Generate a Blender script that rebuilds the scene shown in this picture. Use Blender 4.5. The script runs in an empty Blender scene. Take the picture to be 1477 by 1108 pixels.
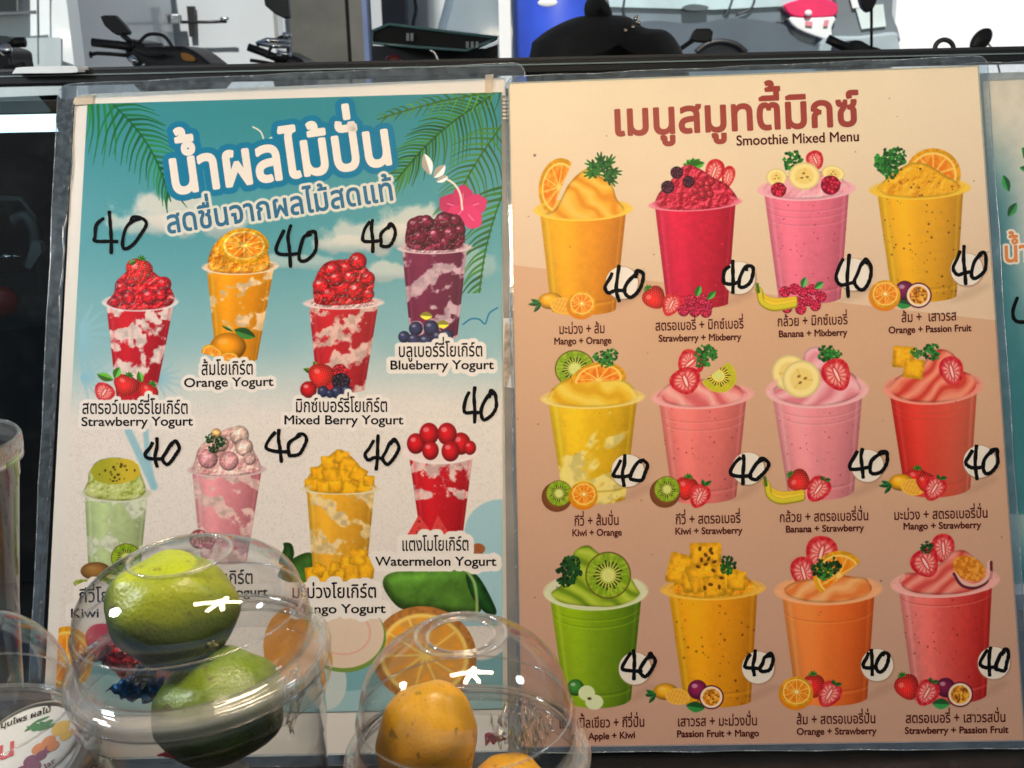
import bpy, bmesh, math, random
import numpy as np
from mathutils import Vector, Matrix, geometry
R = math.radians
SC = bpy.context.scene
COL = SC.collection

# ------------------------------------------------------------------ camera
F_PX, CXP, CYP = 1600.0, 738.5, 554.0
PITCH, ROLL = R(15.5), R(1.3)
CAM = Vector((0, 0, 1.2))
fwd = Vector((0, math.cos(PITCH), -math.sin(PITCH)))
upv0 = Vector((0, math.sin(PITCH), math.cos(PITCH)))
rgt0 = Vector((1, 0, 0))
rgt = rgt0 * math.cos(ROLL) - upv0 * math.sin(ROLL)
upv = upv0 * math.cos(ROLL) + rgt0 * math.sin(ROLL)
cam_data = bpy.data.cameras.new('camera')
cam_data.lens = 36.0 * F_PX / 1477.0
cam_data.sensor_width = 36.0
cam_data.clip_start, cam_data.clip_end = 0.01, 400
cam_data.dof.use_dof = True
cam_data.dof.focus_distance = 0.60
cam_data.dof.aperture_fstop = cam_data.lens / 1.3
cam = bpy.data.objects.new('camera', cam_data)
COL.objects.link(cam)
m3 = Matrix((rgt, upv, -fwd)).transposed()
cam.matrix_world = Matrix.Translation(CAM) @ m3.to_4x4()
SC.camera = cam

# ------------------------------------------------------------------ world, sun, exposure
world = bpy.data.worlds.new('World'); SC.world = world; world.use_nodes = True
wn = world.node_tree.nodes; bgn = wn['Background']
sky = wn.new('ShaderNodeTexSky'); sky.sky_type = 'NISHITA'; sky.sun_disc = False
SUN_EL, SUN_AZ = R(48), R(183)       # azimuth clockwise from +Y: the sun stands behind the photographer's left
sky.sun_elevation = SUN_EL; sky.sun_rotation = SUN_AZ
world.node_tree.links.new(sky.outputs[0], bgn.inputs[0]); bgn.inputs[1].default_value = 0.06
sd = bpy.data.lights.new('sun', 'SUN'); sd.energy = 5.0; sd.angle = R(1.0); sd.color = (1, .96, .9)
so = bpy.data.objects.new('sun', sd); COL.objects.link(so); so.location = (0, -2, 6)
sdir = Vector((math.sin(SUN_AZ) * math.cos(SUN_EL), math.cos(SUN_AZ) * math.cos(SUN_EL), math.sin(SUN_EL)))
so.rotation_euler = sdir.to_track_quat('Z', 'Y').to_euler()
SC.view_settings.view_transform = 'Standard'; SC.view_settings.look = 'None'
SC.view_settings.exposure = 0.0; SC.view_settings.gamma = 1.0
SC.view_settings.use_curve_mapping = False
SC.render.engine = 'CYCLES'
SC.cycles.use_denoising = True
SC.cycles.max_bounces = 14; SC.cycles.transparent_max_bounces = 40; SC.cycles.glossy_bounces = 5
SC.cycles.caustics_reflective = False; SC.cycles.caustics_refractive = False
SC.cycles.sample_clamp_indirect = 6
LAMP_E = 44.0        # emission of the stall's own lamps
BULB_E = 34.0

# ------------------------------------------------------------------ projection helpers
def raydir(px, py):
    return fwd + rgt * ((px - CXP) / F_PX) + upv * (-(py - CYP) / F_PX)
def at(px, py, Y):
    d = raydir(px, py); return CAM + d * ((Y - CAM.y) / d.y)
def at_depth(px, py, dep):
    return CAM + raydir(px, py) * dep
def proj(P):
    v = P - CAM; z = v.dot(fwd)
    return CXP + F_PX * v.dot(rgt) / z, CYP - F_PX * v.dot(upv) / z

# ------------------------------------------------------------------ object helpers
def link(name, me, mat=None, parent=None, smooth=False):
    o = bpy.data.objects.new(name, me); COL.objects.link(o)
    if mat is not None and me is not None: me.materials.append(mat)
    if parent is not None:
        o.parent = parent; o.matrix_parent_inverse = parent.matrix_world.inverted()
    if smooth and me is not None:
        me.polygons.foreach_set('use_smooth', [True] * len(me.polygons))
    return o
def tag(o, label=None, cat=None, group=None, kind=None):
    if label: o['label'] = label
    if cat: o['category'] = cat
    if group: o['group'] = group
    if kind: o['kind'] = kind
    return o
def thing(name, loc, label, cat, group=None):
    o = bpy.data.objects.new(name, None); COL.objects.link(o)
    o.empty_display_size = .02; o.location = loc
    o.matrix_world = Matrix.Translation(loc)
    return tag(o, label, cat, group)
def mesh(verts, faces):
    me = bpy.data.meshes.new('m'); me.from_pydata([tuple(v) for v in verts], [], faces); me.update(); return me
def obj_bm(name, bm, mat, parent=None, smooth=False):
    me = bpy.data.meshes.new(name); bm.to_mesh(me); bm.free()
    return link(name, me, mat, parent, smooth)
def box_bm(bm, c, s, rot=None, bev=0.0):
    r = bmesh.ops.create_cube(bm, size=1.0); vs = r['verts']
    M = Matrix.Translation(c) @ (rot.to_4x4() if rot else Matrix.Identity(4)) @ Matrix.Diagonal((s[0], s[1], s[2], 1))
    bmesh.ops.transform(bm, matrix=M, verts=vs)
    if bev > 0:
        es = list({e for v in vs for e in v.link_edges})
        bmesh.ops.bevel(bm, geom=es, offset=bev, segments=2, affect='EDGES', profile=.5)
def box(name, c, s, mat, parent=None, rot=None, bev=0.0):
    bm = bmesh.new(); box_bm(bm, c, s, rot, bev); return obj_bm(name, bm, mat, parent)
def tube_bm(bm, pts, rad, seg=10, cap=True):
    pts = [Vector(p) for p in pts]; n = len(pts)
    rads = rad if isinstance(rad, (list, tuple)) else [rad] * n
    rings = []; prev = None
    for i, p in enumerate(pts):
        t = (pts[min(i + 1, n - 1)] - pts[max(i - 1, 0)]).normalized()
        if prev is None:
            a = t.orthogonal().normalized()
        else:
            a = (prev - t * prev.dot(t)).normalized()
        prev = a; b = t.cross(a)
        rings.append([bm.verts.new(p + (a * math.cos(2 * math.pi * k / seg) + b * math.sin(2 * math.pi * k / seg)) * rads[i]) for k in range(seg)])
    for i in range(n - 1):
        for k in range(seg):
            bm.faces.new((rings[i][k], rings[i][(k + 1) % seg], rings[i + 1][(k + 1) % seg], rings[i + 1][k]))
    if cap:
        bm.faces.new(rings[0][::-1]); bm.faces.new(rings[-1])
def tube(name, pts, rad, mat, parent=None, seg=10):
    bm = bmesh.new(); tube_bm(bm, pts, rad, seg); return obj_bm(name, bm, mat, parent, True)
def crom(pts, n=8, closed=True):
    pts = [np.array(p, float) for p in pts]; out = []; N = len(pts)
    for i in range(N if closed else N - 1):
        if closed:
            p0, p1, p2, p3 = pts[i - 1], pts[i], pts[(i + 1) % N], pts[(i + 2) % N]
        else:
            p0, p1, p2, p3 = pts[max(i - 1, 0)], pts[i], pts[i + 1], pts[min(i + 2, N - 1)]
        for k in range(n):
            t = k / n
            out.append(.5 * ((2 * p1) + (-p0 + p2) * t + (2 * p0 - 5 * p1 + 4 * p2 - p3) * t * t + (-p0 + 3 * p1 - 3 * p2 + p3) * t ** 3))
    if not closed: out.append(pts[-1])
    return out
def lathe_bm(bm, prof, seg=96, closed=False):
    rings = []
    for r, z in prof:
        if r < 1e-6: rings.append([bm.verts.new((0, 0, z))])
        else: rings.append([bm.verts.new((r * math.cos(2 * math.pi * k / seg), r * math.sin(2 * math.pi * k / seg), z)) for k in range(seg)])
    n = len(rings)
    for i in range(n if closed else n - 1):
        a, b = rings[i], rings[(i + 1) % n]
        for k in range(seg):
            if len(a) == 1 and len(b) == 1: continue
            if len(a) == 1: bm.faces.new((a[0], b[k], b[(k + 1) % seg]))
            elif len(b) == 1: bm.faces.new((a[k], a[(k + 1) % seg], b[0]))
            else: bm.faces.new((a[k], a[(k + 1) % seg], b[(k + 1) % seg], b[k]))
def prism(name, pts2, Y, depth, mat, parent=None, bev=0.0, smooth_n=0):
    """outline given in photo pixels, set at distance Y, with real thickness away from the viewer"""
    if smooth_n: pts2 = crom(pts2, smooth_n)
    P = [at(p[0], p[1], Y) for p in pts2]
    bm = bmesh.new()
    a = [bm.verts.new(p) for p in P]; b = [bm.verts.new(p + Vector((0, depth, 0))) for p in P]
    bm.faces.new(a); bm.faces.new(b[::-1]); n = len(P)
    for i in range(n): bm.faces.new((a[i], b[i], b[(i + 1) % n], a[(i + 1) % n]))
    bmesh.ops.recalc_face_normals(bm, faces=bm.faces)
    if bev > 0:
        es = [e for e in bm.edges if len(e.link_faces) == 2 and any(len(f.verts) > 4 for f in e.link_faces)]
        try: bmesh.ops.bevel(bm, geom=es, offset=bev, segments=3, affect='EDGES', profile=.5)
        except Exception: pass
    return obj_bm(name, bm, mat, parent)
def blob(name, c, s, mat, parent=None, rot=None, seed=0, amp=.03, fn=None, seg=40):
    bm = bmesh.new(); bmesh.ops.create_uvsphere(bm, u_segments=seg, v_segments=seg // 2 + 4, radius=1)
    from mathutils import noise
    for v in bm.verts:
        k = 1 + amp * noise.noise(v.co * 1.7 + Vector((seed * 3.1, seed, 0)))
        if fn: k *= fn(v.co)
        v.co = v.co * k
    M = Matrix.Translation(c) @ (rot.to_4x4() if rot else Matrix.Identity(4)) @ Matrix.Diagonal((s[0], s[1], s[2], 1))
    bmesh.ops.transform(bm, matrix=M, verts=bm.verts)
    return obj_bm(name, bm, mat, parent, True)

# ------------------------------------------------------------------ materials
def s2l(c):
    return tuple((x / 12.92 if x <= .04045 else ((x + .055) / 1.055) ** 2.4) for x in c)
def rgb(r, g, b): return s2l((r / 255, g / 255, b / 255))
def mat(name, col, rough=.5, metal=0.0, var=.12, scale=8.0, bump=0.0, bscale=60.0, coat=0.0, spec=.5, emit=None, es=0.0):
    m = bpy.data.materials.new(name); m.use_nodes = True; nt = m.node_tree; N = nt.nodes; L = nt.links
    b = N['Principled BSDF']
    tc = N.new('ShaderNodeTexCoord'); nz = N.new('ShaderNodeTexNoise'); nz.inputs['Scale'].default_value = scale
    nz.inputs['Detail'].default_value = 6
    L.new(tc.outputs['Object'], nz.inputs['Vector'])
    rp = N.new('ShaderNodeValToRGB')
    rp.color_ramp.elements[0].position = .3; rp.color_ramp.elements[1].position = .7
    rp.color_ramp.elements[0].color = tuple(max(0, x * (1 - var)) for x in col[:3]) + (1,)
    rp.color_ramp.elements[1].color = tuple(min(1, x * (1 + var)) for x in col[:3]) + (1,)
    L.new(nz.outputs[0], rp.inputs[0]); L.new(rp.outputs[0], b.inputs['Base Color'])
    b.inputs['Roughness'].default_value = rough; b.inputs['Metallic'].default_value = metal
    b.inputs['Coat Weight'].default_value = coat; b.inputs['Coat Roughness'].default_value = .08
    b.inputs['Specular IOR Level'].default_value = spec
    if bump > 0:
        n2 = N.new('ShaderNodeTexNoise'); n2.inputs['Scale'].default_value = bscale; n2.inputs['Detail'].default_value = 4
        L.new(tc.outputs['Object'], n2.inputs['Vector'])
        bp = N.new('ShaderNodeBump'); bp.inputs['Strength'].default_value = bump; bp.inputs['Distance'].default_value = .002
        L.new(n2.outputs[0], bp.inputs['Height']); L.new(bp.outputs[0], b.inputs['Normal'])
    if emit:
        b.inputs['Emission Color'].default_value = tuple(emit) + (1,); b.inputs['Emission Strength'].default_value = es
    return m
def clear_mat(name, tint=(.97, .98, .97), ior=1.5, rough=.015, haze=0.0, hscale=60.0, hcol=(.7, .72, .72), bump=0.0, bscale=30.0, lo=.5, hi=.7):
    """thin clear plastic: what is behind shows through, reflections by Fresnel, smudges and painted sheen as thin pale film"""
    m = bpy.data.materials.new(name); m.use_nodes = True; nt = m.node_tree; N = nt.nodes; L = nt.links
    N.clear(); out = N.new('ShaderNodeOutputMaterial')
    tr = N.new('ShaderNodeBsdfTransparent'); tr.inputs[0].default_value = tuple(tint) + (1,)
    gl = N.new('ShaderNodeBsdfGlossy'); gl.inputs['Roughness'].default_value = rough
    fr = N.new('ShaderNodeFresnel'); ge = N.new('ShaderNodeNewGeometry'); ir = N.new('ShaderNodeMapRange')   # same reflectance on both faces of the film
    ir.inputs[3].default_value = ior; ir.inputs[4].default_value = 1 / ior; L.new(ge.outputs['Backfacing'], ir.inputs[0]); L.new(ir.outputs[0], fr.inputs[0])
    mx = N.new('ShaderNodeMixShader')
    L.new(fr.outputs[0], mx.inputs[0]); L.new(tr.outputs[0], mx.inputs[1]); L.new(gl.outputs[0], mx.inputs[2])
    last = mx
    tc = N.new('ShaderNodeTexCoord')
    if bump > 0:
        n2 = N.new('ShaderNodeTexNoise'); n2.inputs['Scale'].default_value = bscale; n2.inputs['Detail'].default_value = 3
        L.new(tc.outputs['Object'], n2.inputs['Vector'])
        bp = N.new('ShaderNodeBump'); bp.inputs['Strength'].default_value = bump; bp.inputs['Distance'].default_value = .002
        L.new(n2.outputs[0], bp.inputs['Height']); L.new(bp.outputs[0], gl.inputs['Normal']); L.new(bp.outputs[0], fr.inputs['Normal'])
    if haze > 0:
        nz = N.new('ShaderNodeTexNoise'); nz.inputs['Scale'].default_value = hscale; nz.inputs['Detail'].default_value = 8
        nz.inputs['Roughness'].default_value = .7
        L.new(tc.outputs['Object'], nz.inputs['Vector'])
        mr = N.new('ShaderNodeMapRange'); mr.inputs[1].default_value = lo; mr.inputs[2].default_value = hi
        mr.inputs[3].default_value = haze * .25; mr.inputs[4].default_value = haze
        L.new(nz.outputs[0], mr.inputs[0])
        df = N.new('ShaderNodeBsdfDiffuse'); df.inputs[0].default_value = tuple(hcol) + (1,)
        m2 = N.new('ShaderNodeMixShader'); L.new(mr.outputs[0], m2.inputs[0]); L.new(mx.outputs[0], m2.inputs[1]); L.new(df.outputs[0], m2.inputs[2])
        last = m2
    L.new(last.outputs[0], out.inputs[0])
    return m
def emit_mat(name, col, e):
    m = bpy.data.materials.new(name); m.use_nodes = True; N = m.node_tree.nodes; b = N['Principled BSDF']
    b.inputs['Base Color'].default_value = (.8, .8, .8, 1)
    b.inputs['Emission Color'].default_value = tuple(col) + (1,); b.inputs['Emission Strength'].default_value = e
    return m

BLACK = mat('black plastic', (.012, .012, .013), .45, var=.3, bump=.1)
BLACKSOFT = mat('matt black', (.008, .008, .008), .8, var=.3)
GREYWALL = mat('grey wall', (.44, .48, .50), .8, var=.12, scale=2)
DOORMAT = mat('door paint', (.50, .54, .56), .6, var=.10, scale=2)
POSTMAT = mat('aluminium post', (.12, .115, .135), .5, var=.15)
CONCRETE = mat('concrete', (.075, .078, .068), .9, var=.35, scale=6, bump=.6, bscale=30)
CHROME = mat('chrome', (.7, .72, .74), .2, 1.0, var=.1)
WHITE = mat('white paint', (.78, .80, .80), .45, var=.04)
PAPER = mat('cream paper', (.80, .74, .66), .7, var=.06, scale=12, bump=.1)
SILVER = mat('silver car paint', (.26, .34, .40), .25, .5, var=.35, scale=2.5, coat=.8)  # broad tone variation paints reflections into the bodywork
CARWHITE = mat('white car paint', (.72, .80, .82), .35, var=.03, coat=.6)
TYRE = mat('rubber', (.02, .02, .02), .8)
GREENGLASS = mat('glass edge', (.10, .22, .22), .2, var=.2)

# ================================================================== POSTER PLANE
LEAN = R(24.5)
PT = Vector((0, math.sin(LEAN), math.cos(LEAN)))         # up along the boards
PNRM = Vector((0, -math.cos(LEAN), math.sin(LEAN)))      # towards the viewer
_d = raydir(700, 1085)
PORG = CAM + _d * 0.735
PORG = Vector((0, PORG.y, PORG.z))
COUNTER_Z = PORG.z - .004
def on_plane(px, py, off=0.0):
    o = PORG + PNRM * off; d = raydir(px, py)
    return CAM + d * ((o - CAM).dot(PNRM) / d.dot(PNRM))
def st_of(P, off=0.0):
    v = P - (PORG + PNRM * off); return v.x, v.dot(PT)

# ------------------------------------------------------------------ glyph outlines -> flat shapes
_fc = bpy.data.curves.new('lettering', 'FONT'); _fo = bpy.data.objects.new('lettering', _fc); COL.objects.link(_fo)
_fc.resolution_u = 4
def _loops(s, bold):
    """outlines of the lettering as closed loops, grown outwards by bold"""
    _fc.body = s; bpy.context.view_layer.update()
    dg = bpy.context.evaluated_depsgraph_get(); cu = _fo.to_curve(dg); out = []
    for sp in cu.splines:
        P = []
        if sp.type == 'BEZIER':
            n = len(sp.bezier_points)
            for i in range(n):
                a, b = sp.bezier_points[i], sp.bezier_points[(i + 1) % n]
                p0, p1, p2, p3 = a.co, a.handle_right, b.handle_left, b.co
                st = ((p3 - p0).length > 1e-6) and abs((p1 - p0).cross(p3 - p0).z) + abs((p2 - p0).cross(p3 - p0).z) < 1e-5
                for k in range(1 if st else 5):
                    t = k / 5; u = 1 - t; q = p0 * u ** 3 + p1 * 3 * u * u * t + p2 * 3 * u * t * t + p3 * t ** 3; P.append((q.x, q.y))
        else: P = [(p.co[0], p.co[1]) for p in sp.points]
        Q = []
        for p in P:
            if not Q or math.hypot(p[0] - Q[-1][0], p[1] - Q[-1][1]) > 2e-3: Q.append(p)
        if len(Q) > 1 and math.hypot(Q[0][0] - Q[-1][0], Q[0][1] - Q[-1][1]) < 2e-3: Q.pop()
        if len(Q) > 2: out.append(Q)
    _fo.to_curve_clear()
    if out and bold:
        tot = sum(l[k][0] * l[(k + 1) % len(l)][1] - l[(k + 1) % len(l)][0] * l[k][1] for l in out for k in range(len(l)))
        sg = 1 if tot > 0 else -1; new = []
        for l in out:
            n = len(l); m = []
            for k in range(n):
                a, b, c = l[k - 1], l[k], l[(k + 1) % n]
                e1 = (b[0] - a[0], b[1] - a[1]); e2 = (c[0] - b[0], c[1] - b[1]); L1 = math.hypot(*e1); L2 = math.hypot(*e2)
                n1 = (e1[1] / L1 * sg, -e1[0] / L1 * sg); n2 = (e2[1] / L2 * sg, -e2[0] / L2 * sg); h = (n1[0] + n2[0], n1[1] + n2[1]); q = h[0] ** 2 + h[1] ** 2
                if n1[0] * n2[0] + n1[1] * n2[1] > .2:
                    f = 2 / max(q, .3); m.append((b[0] + h[0] * bold * f, b[1] + h[1] * bold * f))
                elif (e1[0] * e2[1] - e1[1] * e2[0]) * sg > 0:          # outer corner: rounded
                    hl = math.sqrt(q) + 1e-9
                    for v in (n1, (h[0] / hl, h[1] / hl), n2): m.append((b[0] + v[0] * bold, b[1] + v[1] * bold))
                else: m.append((b[0] + h[0] * bold, b[1] + h[1] * bold))
            new.append(m)
        out = new
    return out
_gc = {}; _adv = {}
def advance(ch):
    if ch not in _adv:
        def w(s):
            l = _loops(s, 0); return max(p[0] for q in l for p in q)
        _adv[ch] = w('H' + ch + 'H') - w('HH')
    return _adv[ch]
def wn_at(x, y, loops):
    w = 0
    for lp in loops:
        n = len(lp)
        for i in range(n):
            x0, y0 = lp[i]; x1, y1 = lp[(i + 1) % n]
            if (y0 <= y) != (y1 <= y):
                xi = x0 + (y - y0) / (y1 - y0) * (x1 - x0)
                if xi > x: w += 1 if y1 > y0 else -1
    return w
def glyph(ch, bold):
    k = (ch, round(bold, 4))
    if k in _gc: return _gc[k]
    loops = _loops(ch, bold) if ch.strip() else []
    V, T = [], []
    if loops:
        pts = []; edges = []
        for lp in loops:
            b = len(pts); pts += [Vector(p) for p in lp]; edges += [(b + i, b + (i + 1) % len(lp)) for i in range(len(lp))]
        v2, e2, f2, *_ = geometry.delaunay_2d_cdt(pts, edges, [], 0, 1e-5)
        V = [(v.x, v.y) for v in v2]
        for f in f2:
            cx = sum(V[i][0] for i in f) / len(f); cy = sum(V[i][1] for i in f) / len(f)
            if wn_at(cx, cy, loops) != 0: T.append(tuple(f))
    _gc[k] = (V, T, loops)
    return _gc[k]
TONE = '\u0e48\u0e49\u0e4a\u0e4b\u0e4c'; UPV = '\u0e31\u0e34\u0e35\u0e36\u0e37'; TALL = 'ปฝฟ'
def layout(s, bold):
    """[(glyph, dx, dy)], width in em"""
    x = 0; out = []; n = len(s)
    for i, ch in enumerate(s):
        dx = dy = 0
        if ch in TONE:
            p = s[i - 1]; q = s[i - 2] if i > 1 else ''
            if p in UPV: dy = .20
            elif i + 1 < n and s[i + 1] == '\u0e33': dy = .20; dx = -.0
            if (q if p in UPV else p) in TALL: dx = -.06
        elif ch in UPV and s[i - 1] in TALL: dx = -.09
        if ch not in ' ': out.append((ch, x + dx, dy))
        x += advance(ch)
    return out, x
class Text:
    """a line of lettering laid from (x0,y0) to (x1,y1) in photo pixels on the poster"""
    def __init__(s, body, x0, y0, x1, y1, em, bold=0.0):
        s.items, W = layout(body, bold); s.bold = bold
        L = math.hypot(x1 - x0, y1 - y0); s.ux = ((x1 - x0) / L, (y1 - y0) / L); s.sx = L / W; s.em = em; s.o = (x0, y0)
        s.uy = (s.ux[1], -s.ux[0])
    def px(s, gx, gy, dx, dy):
        a = (gx + dx) * s.sx; b = (gy + dy) * s.em
        return s.o[0] + s.ux[0] * a + s.uy[0] * b, s.o[1] + s.ux[1] * a + s.uy[1] * b
    def build(s, name, material, parent, off):
        V, T = [], []
        for ch, dx, dy in s.items:
            v, t, _ = glyph(ch, s.bold); b = len(V)
            V += [on_plane(*s.px(p[0], p[1], dx, dy), off) for p in v]
            T += [tuple(b + i for i in f) for f in t]
        return link(name, mesh(V, T), material, parent)
    def outline(s):
        P = []
        for ch, dx, dy in s.items:
            for lp in glyph(ch, s.bold)[2]:
                q = [s.px(p[0], p[1], dx, dy) for p in lp]
                for i in range(len(q)):
                    a, b = q[i], q[(i + 1) % len(q)]; n = max(1, int(math.hypot(a[0] - b[0], a[1] - b[1]) / .6))
                    P += [(a[0] + (b[0] - a[0]) * k / n, a[1] + (b[1] - a[1]) * k / n) for k in range(n)]
        return P

# ------------------------------------------------------------------ printed pictures: numbers -> picture
_rng = np.random.RandomState(7); _tab = _rng.rand(256, 256)
def vnoise(x, y):
    xi = np.floor(x).astype(int); yi = np.floor(y).astype(int); fx = x - xi; fy = y - yi
    fx = fx * fx * (3 - 2 * fx); fy = fy * fy * (3 - 2 * fy)
    g = lambda i, j: _tab[i & 255, j & 255]
    return (g(xi, yi) * (1 - fx) + g(xi + 1, yi) * fx) * (1 - fy) + (g(xi, yi + 1) * (1 - fx) + g(xi + 1, yi + 1) * fx) * fy
def fbm(x, y, s, o=4, seed=0):
    x = x / s + seed * 17.3; y = y / s + seed * 5.7; r = 0; a = .5; t = 0
    for k in range(o):
        r = r + a * vnoise(x, y); t += a; x = x * 2.03 + 9.1; y = y * 2.03 + 4.7; a *= .5
    return r / t
def sstep(a, b, v):
    t = np.clip((v - a) / (b - a), 0, 1); return t * t * (3 - 2 * t)
def C(*c): return np.array(c, float) / 255.0
def lerp(a, b, t):
    t = t[..., None] if isinstance(t, np.ndarray) else t
    return a * (1 - t) + b * t
def sdpoly(X, Y, pts):
    pts = np.array(pts, float); d = np.full(X.shape, 1e9); ins = np.zeros(X.shape, bool); n = len(pts)
    for i in range(n):
        x0, y0 = pts[i]; x1, y1 = pts[(i + 1) % n]; ex, ey = x1 - x0, y1 - y0; L = ex * ex + ey * ey + 1e-9
        t = np.clip(((X - x0) * ex + (Y - y0) * ey) / L, 0, 1)
        d = np.minimum(d, (X - x0 - ex * t) ** 2 + (Y - y0 - ey * t) ** 2)
        if y0 != y1:
            c = ((y0 <= Y) != (y1 <= Y)) & (X < x0 + (Y - y0) / (y1 - y0) * ex); ins ^= c
    d = np.sqrt(d); return np.where(ins, -d, d)
class Canvas:
    TPP = 1.8
    def __init__(s, quad, off, base):
        s.off = off
        st = [st_of(on_plane(x, y, off), off) for x, y in quad]
        s.s0 = min(a for a, b in st); s.s1 = max(a for a, b in st); s.t0 = min(b for a, b in st); s.t1 = max(b for a, b in st)
        s.W = int((max(q[0] for q in quad) - min(q[0] for q in quad)) * s.TPP)
        s.H = int(s.W * (s.t1 - s.t0) / (s.s1 - s.s0))
        S, T = np.meshgrid(np.linspace(s.s0, s.s1, s.W), np.linspace(s.t0, s.t1, s.H))
        o = PORG + PNRM * off - CAM
        P = [S * (1 if k == 0 else 0) + T * PT[k] + o[k] for k in range(3)]
        dz = sum(P[k] * fwd[k] for k in range(3))
        s.X = CXP + F_PX * sum(P[k] * rgt[k] for k in range(3)) / dz
        s.Y = CYP - F_PX * sum(P[k] * upv[k] for k in range(3)) / dz
        s.X = s.X.astype(np.float32); s.Y = s.Y.astype(np.float32); s.img = (np.zeros((s.H, s.W, 3)) + base).astype(np.float32)
        s.acc = np.zeros((s.H, s.W), np.float32); s.win(-1e5, -1e5, 1e5, 1e5)
    def idx(s, px, py):
        a, b = st_of(on_plane(px, py, s.off), s.off)
        return (a - s.s0) / (s.s1 - s.s0) * (s.W - 1), (b - s.t0) / (s.t1 - s.t0) * (s.H - 1)
    def win(s, x0, y0, x1, y1):
        if x0 < -9e4: s.sl = (slice(0, s.H), slice(0, s.W))
        else:
            q = [s.idx(x, y) for x in (x0, x1) for y in (y0, y1)]
            i0 = int(max(0, min(a for a, b in q) - 2)); i1 = int(min(s.W, max(a for a, b in q) + 2))
            j0 = int(max(0, min(b for a, b in q) - 2)); j1 = int(min(s.H, max(b for a, b in q) + 2))
            s.sl = (slice(j0, max(j0 + 1, j1)), slice(i0, max(i0 + 1, i1)))
        s.x = s.X[s.sl]; s.y = s.Y[s.sl]
    def push(s, x, y, r):
        s.st = getattr(s, 'st', []); s.st.append((s.sl, s.x, s.y)); a, x0, y0 = s.sl, s.x, s.y
        i, j = s.idx(x, y); q = r * s.TPP * 1.05 + 3
        ia, ib = int(max(a[1].start, i - q)), int(min(a[1].stop, i + q)); ja, jb = int(max(a[0].start, j - q)), int(min(a[0].stop, j + q))
        if ib <= ia: ia = min(max(a[1].start, ia), a[1].stop - 1); ib = ia + 1
        if jb <= ja: ja = min(max(a[0].start, ja), a[0].stop - 1); jb = ja + 1
        s.sl = (slice(ja, jb), slice(ia, ib)); s.x = s.X[s.sl]; s.y = s.Y[s.sl]
        return (slice(ja - a[0].start, jb - a[0].start), slice(ia - a[1].start, ib - a[1].start))
    def pop(s): s.sl, s.x, s.y = s.st.pop()
    def put(s, m, col, a=1.0):
        m = np.clip(m, 0, 1) * a; v = s.img[s.sl]
        s.img[s.sl] = v * (1 - m[..., None]) + col * m[..., None]
        s.acc[s.sl] = np.maximum(s.acc[s.sl], m)
    def m(s, d, aa=.8): return np.clip(.5 - d / aa, 0, 1)
    def ell(s, cx, cy, rx, ry, rot=0):
        c, n = math.cos(R(rot)), math.sin(R(rot)); x, y = s.x - cx, s.y - cy
        u, v = (x * c + y * n) / rx, (-x * n + y * c) / ry
        return u, v, (np.sqrt(u * u + v * v + 1e-9) - 1) * min(rx, ry)
    def stroke(s, pts, w, col, a=1.0, aa=.9, taper=None):
        d = np.full(s.x.shape, 1e9); n = len(pts) - 1
        for i in range(n):
            x0, y0 = pts[i]; x1, y1 = pts[i + 1]; ex, ey = x1 - x0, y1 - y0; L = ex * ex + ey * ey + 1e-9
            t = np.clip(((s.x - x0) * ex + (s.y - y0) * ey) / L, 0, 1)
            ww = w if taper is None else w * (1 - (1 - taper) * (i + t) / n)
            d = np.minimum(d, np.sqrt((s.x - x0 - ex * t) ** 2 + (s.y - y0 - ey * t) ** 2) - ww / 2)
        s.put(s.m(d, aa), col, a)
    def halo(s, pts, r, col, soft=1.0):
        xs = [p[0] for p in pts]; ys = [p[1] for p in pts]
        s.win(min(xs) - r - 3, min(ys) - r - 3, max(xs) + r + 3, max(ys) + r + 3)
        g = np.zeros(s.x.shape, bool)
        for p in pts:
            i, j = s.idx(*p); i = int(round(i)) - s.sl[1].start; j = int(round(j)) - s.sl[0].start
            if 0 <= i < g.shape[1] and 0 <= j < g.shape[0]: g[j, i] = True
        rr = r * s.TPP; k = int(rr) + 1; o = np.zeros_like(g)
        for a in range(-k, k + 1):
            for b in range(-k, k + 1):
                if a * a + b * b <= rr * rr:
                    o[max(0, a):g.shape[0] + min(0, a), max(0, b):g.shape[1] + min(0, b)] |= g[max(0, -a):g.shape[0] - max(0, a), max(0, -b):g.shape[1] - max(0, b)]
        f = o.astype(float)
        for _ in range(2):
            f[1:-1, 1:-1] = (f[1:-1, 1:-1] * 4 + f[:-2, 1:-1] + f[2:, 1:-1] + f[1:-1, :-2] + f[1:-1, 2:]) / 8
        s.put(f, col)
    def image(s, name):
        im = bpy.data.images.new(name, s.W, s.H); a = np.ones((s.H, s.W, 4), np.float32)
        # print grain
        g = (np.random.RandomState(3).rand(s.H, s.W, 1) - .5) * .035
        a[..., :3] = np.clip(s.img + g, 0, 1)
        im.pixels.foreach_set(a.ravel()); im.update(); im.pack(); return im

def local(rad):
    def deco(f):
        def g(cv, *a, **k):
            cv.push(a[0], a[1], rad(*a)); f(cv, *a, **k); cv.pop()
        return g
    return deco
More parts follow.
